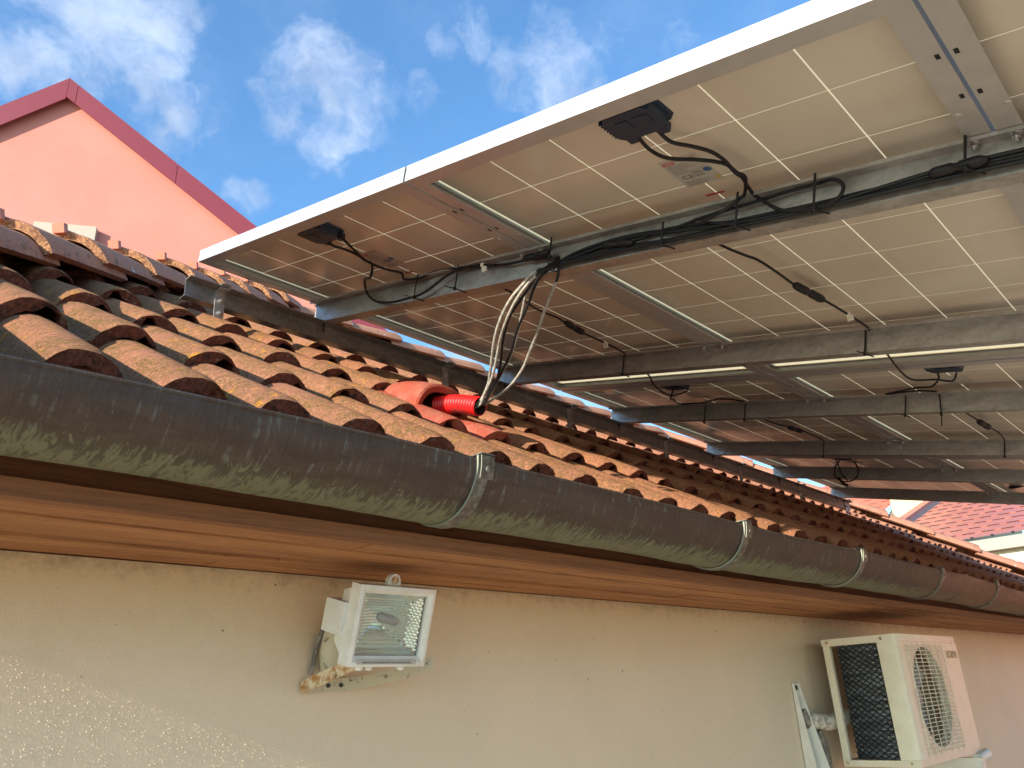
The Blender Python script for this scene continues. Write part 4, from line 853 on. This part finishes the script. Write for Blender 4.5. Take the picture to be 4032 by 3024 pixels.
m = MB(); m.tube([(-0.028, 0.016, -0.020 * sgn), (-0.022, 0.015, -0.018 * sgn), (0.016, 0.007, -0.018 * sgn), (0.022, 0.006, -0.020 * sgn)], [0.006, 0.0095, 0.0095, 0.006], 14); m.build('bulb', M['bulb'], flood)
m = MB()   # rear housing
a = [(-0.088, -0.066, -0.0302 * sgn), (0.088, -0.066, -0.0302 * sgn), (0.088, 0.066, -0.0302 * sgn), (-0.088, 0.066, -0.0302 * sgn)]
b_ = [(-0.086, -0.040, -0.066 * sgn), (0.086, -0.040, -0.066 * sgn), (0.084, 0.056, -0.066 * sgn), (-0.084, 0.056, -0.066 * sgn)]
c_ = [(-0.052, -0.010, -0.088 * sgn), (0.052, -0.010, -0.088 * sgn), (0.052, 0.036, -0.088 * sgn), (-0.052, 0.036, -0.088 * sgn)]
m.add(a + b_ + c_, [(k, (k + 1) % 4, (k + 1) % 4 + 4, k + 4) for k in range(4)] + [(4 + k, 4 + (k + 1) % 4, 8 + (k + 1) % 4, 8 + k) for k in range(4)] + [(8, 9, 10, 11)]); m.build('housing', M['white'], flood)
m = MB(); m.box(-0.101, -0.060, -0.026, 0.036, -0.094 * sgn, -0.0305 * sgn); m.build('terminal_box', M['white'], flood)
m = MB(); pr = [(0.000 + 0.016 * math.cos(t), 0.076 + 0.022 * math.sin(t) ** 0.8 if math.sin(t) > 0 else 0.076, -0.022 * sgn) for t in [math.pi * q / 10 for q in range(11)]]
m.extrude(pr, (0, 0, -0.010 * sgn)); m.build('hinge_lug', M['white'], flood)
m = MB(); m.tube([(0.0, 0.086, -0.0212 * sgn), (0.0, 0.086, -0.0190 * sgn)], 0.0078, 12); m.build('screw', M['rusty'], flood)
for x in (-0.05, -0.028, 0.05): m = MB(); m.tube([(x, -0.072, -0.022 * sgn), (x, -0.086, -0.020 * sgn)], [0.010, 0.008], 10); m.build('hinge_knuckle', M['white'], flood)
m = MB(); m.box(-0.074, 0.068, -0.0700, -0.0620, 0.0000 * sgn, 0.0036 * sgn); st = m.build('sticker', M['label'], flood)
tm = Matrix.Identity(3) if sgn > 0 else Matrix(((1, 0, 0), (0, 1, 0), (0, 0, -1)))
text('Replace any cracked safety shield. Use only tempered glass', 0.0062, M['ink'], st, (-0.003, -0.0660, 0.0042 * sgn), tm, 0.80)
fi = FM.inverted()
def fw(x, y, z): return fi @ (Vector((x, y, z)) - FC)
def strip(mb, pts, w_, th=0.002, axis=Vector((0, 0, 1))):      # a bent flat strap through world points, width along axis
    for p, q in zip(pts[:-1], pts[1:]):
        p, q = Vector(p), Vector(q); t = (q - p).normalized(); s_ = (axis - t * axis.dot(t)).normalized() * w_ / 2; n = t.cross(s_).normalized() * th / 2
        mb.hull8([fi @ (v - FC) for v in (p - s_ - n, p + s_ - n, p + s_ + n, p - s_ + n)], [fi @ (v - FC) for v in (q - s_ - n, q + s_ - n, q + s_ + n, q - s_ + n)])
m = MB(); strip(m, [(0.925, 1.462, 0.046), (1.02, 1.462, 0.050), (1.06, 1.452, 0.052), (1.12, 1.39, 0.066), (1.165, 1.34, 0.085)], 0.024); m.build('mounting_strap', M['bracket'], flood)
for x in (0.955, 0.987, 1.018): b2 = MB(); b2.tube([fw(x, 1.461, 0.0485), fw(x, 1.457, 0.0485)], 0.0042, 8); b2.build('screw', M['black_steel'], flood)
m = MB(); strip(m, [(0.925, 1.462, 0.046), (0.926, 1.440, 0.050), (0.965, 1.345, 0.083), (0.975, 1.32, 0.09)], 0.024); m.build('rusty_arm', M['rusty'], flood)
m = MB(); m.tube([fw(0.985, 1.435, 0.150), fw(0.982, 1.44, 0.11), fw(0.98, 1.445, 0.070)], [0.026, 0.028, 0.020], 12); m.build('cable_gland', M['bracket'], flood)
m = MB(); m.tube([fw(x, y, z) for x, y, z in [(0.96, 1.445, 0.16), (0.952, 1.455, 0.12), (0.95, 1.46, 0.09), (0.945, 1.463, 0.07)]], 0.005, 8); m.build('supply_cable', M['insul_dark'], flood)

# ------------------------------------------------------------------ air conditioner
AX0, AX1, AY0, AY1, AZ0, AZ1 = 3.240, 3.952, 1.100, 1.385, -0.289, 0.166
ac = tag(empty('air_conditioner', (3.6, 1.25, AZ0)), 'ivory outdoor air conditioner unit with a wire fan guard on the wall at the right', 'air conditioner')
a0 = Vector((3.6, 1.25, AZ0))
def ab(mb, name, mats, parent=None): mb.v = [v - a0 for v in mb.v]; return mb.build(name, mats, parent or ac)
m = MB(); pr = [(AX0 - 0.003, AY1 + 0.002), (AX0 - 0.003, AY0 + 0.020), (AX0 + 0.004, AY0 + 0.004), (AX0 + 0.022, AY0 - 0.003), (AX1 - 0.018, AY0 - 0.003), (AX1 + 0.001, AY0 + 0.004), (AX1 + 0.003, AY0 + 0.02), (AX1 + 0.003, AY1 + 0.002)]
m.extrude([(x, y, AZ1 - 0.026) for x, y in pr], (0, 0, 0.026)); ab(m, 'lid', M['ac_white'])
m = MB(); m.box(AX0, AX1, AY0 + 0.006, AY1, AZ0, AZ0 + 0.022); ab(m, 'base_tray', M['ac_white'])
m = MB(); m.box(AX0, AX0 + 0.018, AY1 - 0.026, AY1, AZ0 + 0.0225, AZ1 - 0.0265); ab(m, 'rear_post', M['ac_white'])
# left front column wraps the corner
m = MB(); pr = [(AX0, AY0 + 0.075), (AX0, AY0 + 0.018), (AX0 + 0.005, AY0 + 0.005), (AX0 + 0.018, AY0), (AX0 + 0.055, AY0), (AX0 + 0.055, AY0 + 0.003), (AX0 + 0.019, AY0 + 0.003), (AX0 + 0.007, AY0 + 0.008), (AX0 + 0.003, AY0 + 0.019), (AX0 + 0.003, AY0 + 0.075)]
m.extrude([(x, y, AZ0 + 0.0225) for x, y in pr], (0, 0, AZ1 - AZ0 - 0.049)); ab(m, 'corner_column', M['ac_white'])
# front panel with a round opening
FCX, FCZ, FRd = 3.515, -0.060, 0.182
m = MB(); nseg = 48; x0, x1, z0, z1 = AX0 + 0.0552, AX1, AZ0 + 0.0225, AZ1 - 0.0265; outer = []; inner = []
for i in range(nseg):
    t = 2 * math.pi * i / nseg; c, s_ = math.cos(t), math.sin(t); inner.append((FCX + FRd * c, AY0 + 0.002, FCZ + FRd * s_))
    kx = (x1 - FCX) / c if c > 1e-6 else ((x0 - FCX) / c if c < -1e-6 else 1e9); kz = (z1 - FCZ) / s_ if s_ > 1e-6 else ((z0 - FCZ) / s_ if s_ < -1e-6 else 1e9)
    q = min(kx, kz); outer.append((FCX + q * c, AY0, FCZ + q * s_))
corners = [(x1, z1), (x0, z1), (x0, z0), (x1, z0)]
for cx_, cz_ in corners:
    b_i = min(range(nseg), key=lambda i: (outer[i][0] - cx_) ** 2 + (outer[i][2] - cz_) ** 2); outer[b_i] = (cx_, AY0, cz_)
deep = [(x, AY0 + 0.035, z) for x, y, z in inner]
m.add(outer + inner + deep, [(i, (i + 1) % nseg, (i + 1) % nseg + nseg, i + nseg) for i in range(nseg)] + [(i + nseg, (i + 1) % nseg + nseg, (i + 1) % nseg + 2 * nseg, i + 2 * nseg) for i in range(nseg)])
m.box(AX1 - 0.002, AX1 + 0.0, AY0 + 0.0005, AY1, AZ0 + 0.0225, AZ1 - 0.0265)
ab(m, 'front_panel', M['ac_white'])
m = MB(); m.box(AX0 + 0.06, AX1 - 0.16, AY0 + 0.13, AY0 + 0.135, AZ0 + 0.03, AZ1 - 0.03); m.box(AX0 + 0.3, AX0 + 0.305, AY0 + 0.136, AY1 - 0.01, AZ0 + 0.03, AZ1 - 0.03); ab(m, 'inner_partition', M['ac_dark'])
m = MB()
for b3 in range(3):
    t0 = b3 * 2 * math.pi / 3 + 0.5; vs = []
    for i in range(7):
        rr_ = 0.035 + 0.135 * i / 6
        for j in range(4):
            t = t0 + (0.35 + 0.55 * i / 6) * j / 3 * 1.6; vs.append((FCX + rr_ * math.cos(t), AY0 + 0.062 + 0.035 * j / 3, FCZ + rr_ * math.sin(t)))
    fs = [(i * 4 + j, i * 4 + j + 1, i * 4 + j + 5, i * 4 + j + 4) for i in range(6) for j in range(3)]; m.add(vs, fs, 0, True)
m.tube([(FCX, AY0 + 0.05, FCZ), (FCX, AY0 + 0.055, FCZ), (FCX, AY0 + 0.10, FCZ)], [0.028, 0.04, 0.042], 20); ab(m, 'fan', M['fan'])
# wire guard
m = MB(); gx0, gx1, gz0, gz1 = 3.308, 3.742, -0.262, 0.132; yg = AY0 - 0.007
nw = 27
for i in range(nw):
    z = gz0 + 0.012 + (gz1 - gz0 - 0.024) * i / (nw - 1); m.tube([(gx0 + 0.004, yg + 0.006, z), (gx0 + 0.012, yg - 0.002, z), (gx1 - 0.012, yg - 0.002, z), (gx1 - 0.004, yg + 0.006, z)], 0.0016, 5)
for i in range(7):
    x = gx0 + 0.012 + (gx1 - gx0 - 0.024) * i / 6; m.tube([(x, yg + 0.006, gz0), (x, yg + 0.0012, gz0 + 0.01), (x, yg + 0.0012, gz1 - 0.01), (x, yg + 0.006, gz1)], 0.0020, 5)
tag(ab(m, 'wire_guard', M['ac_white']), kind='stuff')
text('HORMA', 0.044, M['letter'], ac, Vector((3.862, AY0 - 0.0006, 0.092)) - a0, Matrix(((1, 0, 0), (0, 0, -1), (0, 1, 0))), 0.92, 0.0004)
# coil on the open left side: it bulges outwards and carries a black diamond net
def coil_pt(v, z):      # v 0..1 from front to back
    y = AY0 + 0.078 + (AY1 - 0.034 - AY0 - 0.078) * v; zz = AZ0 + 0.024 + (AZ1 - AZ0 - 0.052) * z
    return Vector((AX0 + 0.022 + 0.035 * v ** 3, y, zz))
m = MB(); vs = [coil_pt(i / 10, j / 2) for j in range(3) for i in range(11)]; m.add(vs, [(j * 11 + i, j * 11 + i + 1, (j + 1) * 11 + i + 1, (j + 1) * 11 + i) for j in range(2) for i in range(10)], 0, True)
ab(m, 'coil', M['coil'])
m = MB(); nd = 20
for i in range(-6, nd + 1):
    for s_ in (1, -1):
        pts = []
        for j in range(13):
            v = j / 12; z = (i + (v * 6 if s_ > 0 else (1 - v) * 6)) / nd
            if 0 <= z <= 1: pts.append(coil_pt(v, z) + Vector((-0.004, 0, 0)))
        if len(pts) > 1: m.tube(pts, 0.0018, 4)
tag(ab(m, 'diamond_net', M['net']), kind='stuff')
m = MB()
r2 = random.Random(9)
for i in range(14):
    z = 0.06 + 0.9 * i / 14
    for v in (0.05, 0.16): m.tube([coil_pt(v, z) + Vector((-0.003, 0, 0)), coil_pt(v + 0.07, z) + Vector((-0.003, 0, 0))], 0.0016, 5)
tag(ab(m, 'fin_clips', M['steel']), kind='stuff')
for p in ((AX0 - 0.004, AY0 + 0.055, AZ1 - 0.013), (AX0 - 0.004, AY1 - 0.02, AZ1 - 0.013), (AX0 - 0.001, AY1 - 0.014, AZ0 + 0.012), (AX0 - 0.001, AY0 + 0.04, AZ0 + 0.012)):
    m = MB(); m.tube([p, (p[0] - 0.003, p[1], p[2])], 0.0055, 10); ab(m, 'screw', M['rusty'])
def wall_arm(x, label, white=True):
    t = tag(empty('wall_bracket', (x, WALL_Y - 0.002, -0.40)), label, 'wall bracket', 'white steel brackets on the wall')
    o_ = Vector((x, WALL_Y - 0.002, -0.40))
    m = MB()
    for dx, dep in ((-0.018, 0.060), (0.024, 0.100)):     # two tapering cheeks, joined at the wall
        m.hull8([Vector((x + dx, WALL_Y - 0.003, 0.012)) - o_, Vector((x + dx + 0.002, WALL_Y - 0.003, 0.012)) - o_, Vector((x + dx + 0.002, WALL_Y - 0.012, 0.012)) - o_, Vector((x + dx, WALL_Y - 0.012, 0.012)) - o_],
                [Vector((x + dx, WALL_Y - 0.003, -0.40)) - o_, Vector((x + dx + 0.002, WALL_Y - 0.003, -0.40)) - o_, Vector((x + dx + 0.002, WALL_Y - dep, -0.40)) - o_, Vector((x + dx, WALL_Y - dep, -0.40)) - o_])
    m.build('cheek', M['white'], t)
    m = MB(); m.box(-0.014, 0.022, -0.0035, -0.0005, 0, 0.41); m.build('back_plate', M['white'], t)
    m = MB(); m.tube([(0.004, -0.004, 0.395), (0.004, -0.008, 0.395)], 0.009, 10); m.build('screw', M['black_steel'], t)
    return t
wall_arm(3.105, 'white tapering bracket on the wall to the left of the air conditioner')
for ax in (3.30, 3.86): m = MB(); m.box(ax, ax + 0.04, 1.08, WALL_Y - 0.002, -0.345, -0.305); ab(m, 'support_arm', M['white'])
m = MB()
m.tube([(3.99, 1.095, -0.300), (3.88, 1.10, -0.310)], [0.022, 0.018], 12)
ab(m, 'drain_elbow', M['white'])
m = MB(); m.tube(smooth_path([(3.14, WALL_Y + 0.01, -0.125), (3.17, 1.44, -0.126), (3.25, 1.42, -0.135), (3.34, 1.40, -0.125), (3.42, 1.36, -0.11)]), 0.030, 14); ab(m, 'refrigerant_pipe', M['insul'])
m = MB(); m.tube(smooth_path([(3.175, 1.44, -0.16), (3.20, 1.435, -0.22), (3.205, 1.44, -0.30), (3.18, 1.45, -0.38), (3.12, 1.455, -0.5)]), 0.019, 12); ab(m, 'wrapped_hose', M['insul_dark'])
m = MB(); m.tube([(3.125, 1.465, -0.085), (3.15, 1.455, -0.13), (3.16, 1.455, -0.16)], [0.018, 0.030, 0.022], 12); ab(m, 'foam_seal', M['insul_dark'])

# ------------------------------------------------------------------ salmon gabled house
ph = tag(empty('gabled_house', (2.27, 10, -1.6)), 'salmon pink rendered house gable with a crimson metal verge, behind the tiled roof', 'building')
q0 = Vector((2.27, 10, -1.6)); dd = Vector((0.848, -0.530, 0)); nn = Vector((-0.530, -0.848, 0))
def Q(s_, n, z): return q0 + dd * s_ + nn * n + Vector((0, 0, z + 1.6)) - q0
TAN = 0.811; ZA = 7.97
def gable(n0, n1, L, Rr, zt, zb, mb, mi=0):
    pr = [(-L, zb), (-L, zt - TAN * L), (0, zt), (Rr, zt - TAN * Rr), (Rr, zb)]; n = len(pr)
    vs = [Q(s_, n0, z) for s_, z in pr] + [Q(s_, n1, z) for s_, z in pr]
    mb.add(vs, [tuple(range(n)), tuple(reversed(range(n, 2 * n)))] + [(i, (i + 1) % n, (i + 1) % n + n, i + n) for i in range(n)], mi)
m = MB(); gable(0, -9, 4.2, 4.2, ZA, -1.6, m); m.build('wall', M['pink'], ph)
def verge(s0, s1, side, name='verge_board'):
    m = MB(); sl = lambda s_: ZA + 0.20 - TAN * abs(s_)
    w_ = 0.345 if side == 0 else 0.315
    m.hull8([Q(s0, 0.11, sl(s0)), Q(s1, 0.11, sl(s1)), Q(s1, 0.11, sl(s1) - w_), Q(s0, 0.11, sl(s0) - w_)], [Q(s0, 0.085, sl(s0)), Q(s1, 0.085, sl(s1)), Q(s1, 0.085, sl(s1) - w_), Q(s0, 0.085, sl(s0) - w_)])
    return m.build(name, M['crimson'], ph)
verge(-4.6, -0.002, 0); verge(0.002, 0.118, 1); verge(0.125, 1.49, 1); verge(1.497, 3.3, 1); verge(3.307, 5.0, 1)
for sd in (-1, 1):
    m = MB(); f1 = lambda s_: ZA + 0.19 - TAN * abs(s_); f0 = lambda s_: ZA + 0.01 - TAN * abs(s_); L = 4.6
    a = [Q(0, 0.08, f1(0)), Q(sd * L, 0.08, f1(L)), Q(sd * L, 0.08, f0(L)), Q(0, 0.08, f0(0))]; b_ = [Q(0, -9.1, f1(0)), Q(sd * L, -9.1, f1(L)), Q(sd * L, -9.1, f0(L)), Q(0, -9.1, f0(0))]
    m.hull8(a, b_); m.build('roof', M['crimson_dark'], ph)
m = MB(); m.hull8([Q(-0.08, 0.002, 5.873), Q(0.635, 0.002, 5.873), Q(0.635, 0.002, 5.50), Q(-0.08, 0.002, 5.50)], [Q(-0.08, 0.10, 5.873), Q(0.635, 0.10, 5.873), Q(0.635, 0.10, 5.62), Q(-0.08, 0.10, 5.62)]); m.build('shutter_box', M['beige'], ph)

# ------------------------------------------------------------------ houses at the right
rh = tag(empty('red_roofed_house', (12, 0, -1.6)), 'house with a red metal tile roof, cream eaves and grey gutter beyond the hip', 'building')
r0 = Vector((12, 0, -1.6))
def rb(mb, name, mats, par=None): mb.v = [v - r0 for v in mb.v]; return mb.build(name, mats, par or rh)
EX, EZ2, SL = 9.80, 1.40, 0.32
def stepped_roof(x0, x1, y0, y1, z0, sl, cw, ch, mt, root, off, name='roof'):
    m = MB(); ncol = int((y1 - y0) / cw); ncr = int((x1 - x0) / ch); vs = []; per = 6
    for i in range(ncr):
        for e in (0, 1):
            for j in range(ncol * per + 1):
                y = y0 + j * cw / per; ph_ = (j % per) / per; wv = 0.008 * (0.5 + 0.5 * math.cos(2 * math.pi * ph_)); lip = 0.010 * (1 - e)
                sc = 0.05 * (0.5 + 0.5 * math.cos(2 * math.pi * ph_)) if e == 0 else 0
                x = x0 + (i + e) * ch - sc + (0.0 if e == 0 else -0.001); vs.append(Vector((x, y, z0 + (x - x0) * sl + wv + lip)) - off)
    n = ncol * per + 1; fs = [(r_ * n + j, r_ * n + j + 1, (r_ + 1) * n + j + 1, (r_ + 1) * n + j) for r_ in range(2 * ncr - 1) for j in range(n - 1)]
    m.add(vs, fs, 0, False); return m.build(name, mt, root)
stepped_roof(EX, EX + 6.3, -7.0, 3.45, EZ2, SL, 0.20, 0.33, M['red_roof'], rh, r0)
m = MB(); m.hull8([Vector((EX, 3.46, EZ2 - 0.05)), Vector((EX + 6.3, 3.46, EZ2 + 2.02 - 0.05)), Vector((EX + 6.3, 3.46, EZ2 + 2.02 + 0.09)), Vector((EX, 3.46, EZ2 + 0.09))], [Vector((EX, 3.60, EZ2 - 0.05)), Vector((EX + 6.3, 3.60, EZ2 + 2.02 - 0.05)), Vector((EX + 6.3, 3.60, EZ2 + 2.02 + 0.09)), Vector((EX, 3.60, EZ2 + 0.09))]); rb(m, 'verge_trim', M['red_roof'])
m = MB()
for j in range(52): m.tube([(EX - 0.03, 3.3 - j * 0.2, EZ2 + 0.005), (EX + 0.02, 3.3 - j * 0.2, EZ2 + 0.012)], 0.014, 8)
tag(rb(m, 'eave_closers', M['black']), kind='stuff')
m = MB(); m.box(EX - 0.10, EX + 0.02, -7, 3.4, EZ2 - 0.16, EZ2 - 0.035); rb(m, 'gutter', M['grey_metal'])
m = MB(); m.box(EX + 0.021, EX + 0.05, -7, 3.35, EZ2 - 0.34, EZ2 - 0.05); rb(m, 'cream_fascia', M['cream_trim'])
m = MB(); m.box(EX + 0.04, EX + 0.08, -7, 3.3, EZ2 - 0.42, EZ2 - 0.341); rb(m, 'brown_trim', M['brown_trim'])
m = MB(); m.box(EX + 0.10, EX + 5.9, -7, 3.2, -1.6, EZ2 - 0.02); rb(m, 'wall', M['pink'])
m = MB(); m.box(EX + 0.055, EX + 0.095, -7, 3.3, EZ2 - 0.80, EZ2 - 0.72); rb(m, 'brown_trim', M['brown_trim'])
ch = tag(empty('cream_house', (16, 6, -1.6)), 'cream walled house with an orange tile roof, left of the red metal roof', 'building')
c0 = Vector((16, 6, -1.6))
def cb(mb, name, mats): mb.v = [v - c0 for v in mb.v]; return mb.build(name, mats, ch)
m = MB(); m.box(14.0, 20.0, 3.7, 4.36, -1.6, 5.2); cb(m, 'wall', M['cream'])
m = MB(); m.hull8([Vector((13.6, 4.34, 2.30)), Vector((16.5, 4.34, 3.75)), Vector((16.5, 4.44, 3.75)), Vector((13.6, 4.44, 2.30))], [Vector((13.6, 4.34, 2.40)), Vector((16.5, 4.34, 3.86)), Vector((16.5, 4.44, 3.86)), Vector((13.6, 4.44, 2.40))]); cb(m, 'verge_flashing', M['grey_metal'])
stepped_roof(12.9, 17.2, 4.42, 11.0, 2.25, 0.42, 0.20, 0.33, M['orange_roof'], ch, c0)
m = MB(); m.box(13.2, 17.0, 4.5, 10.8, -1.6, 2.25); cb(m, 'wall', M['cream'])
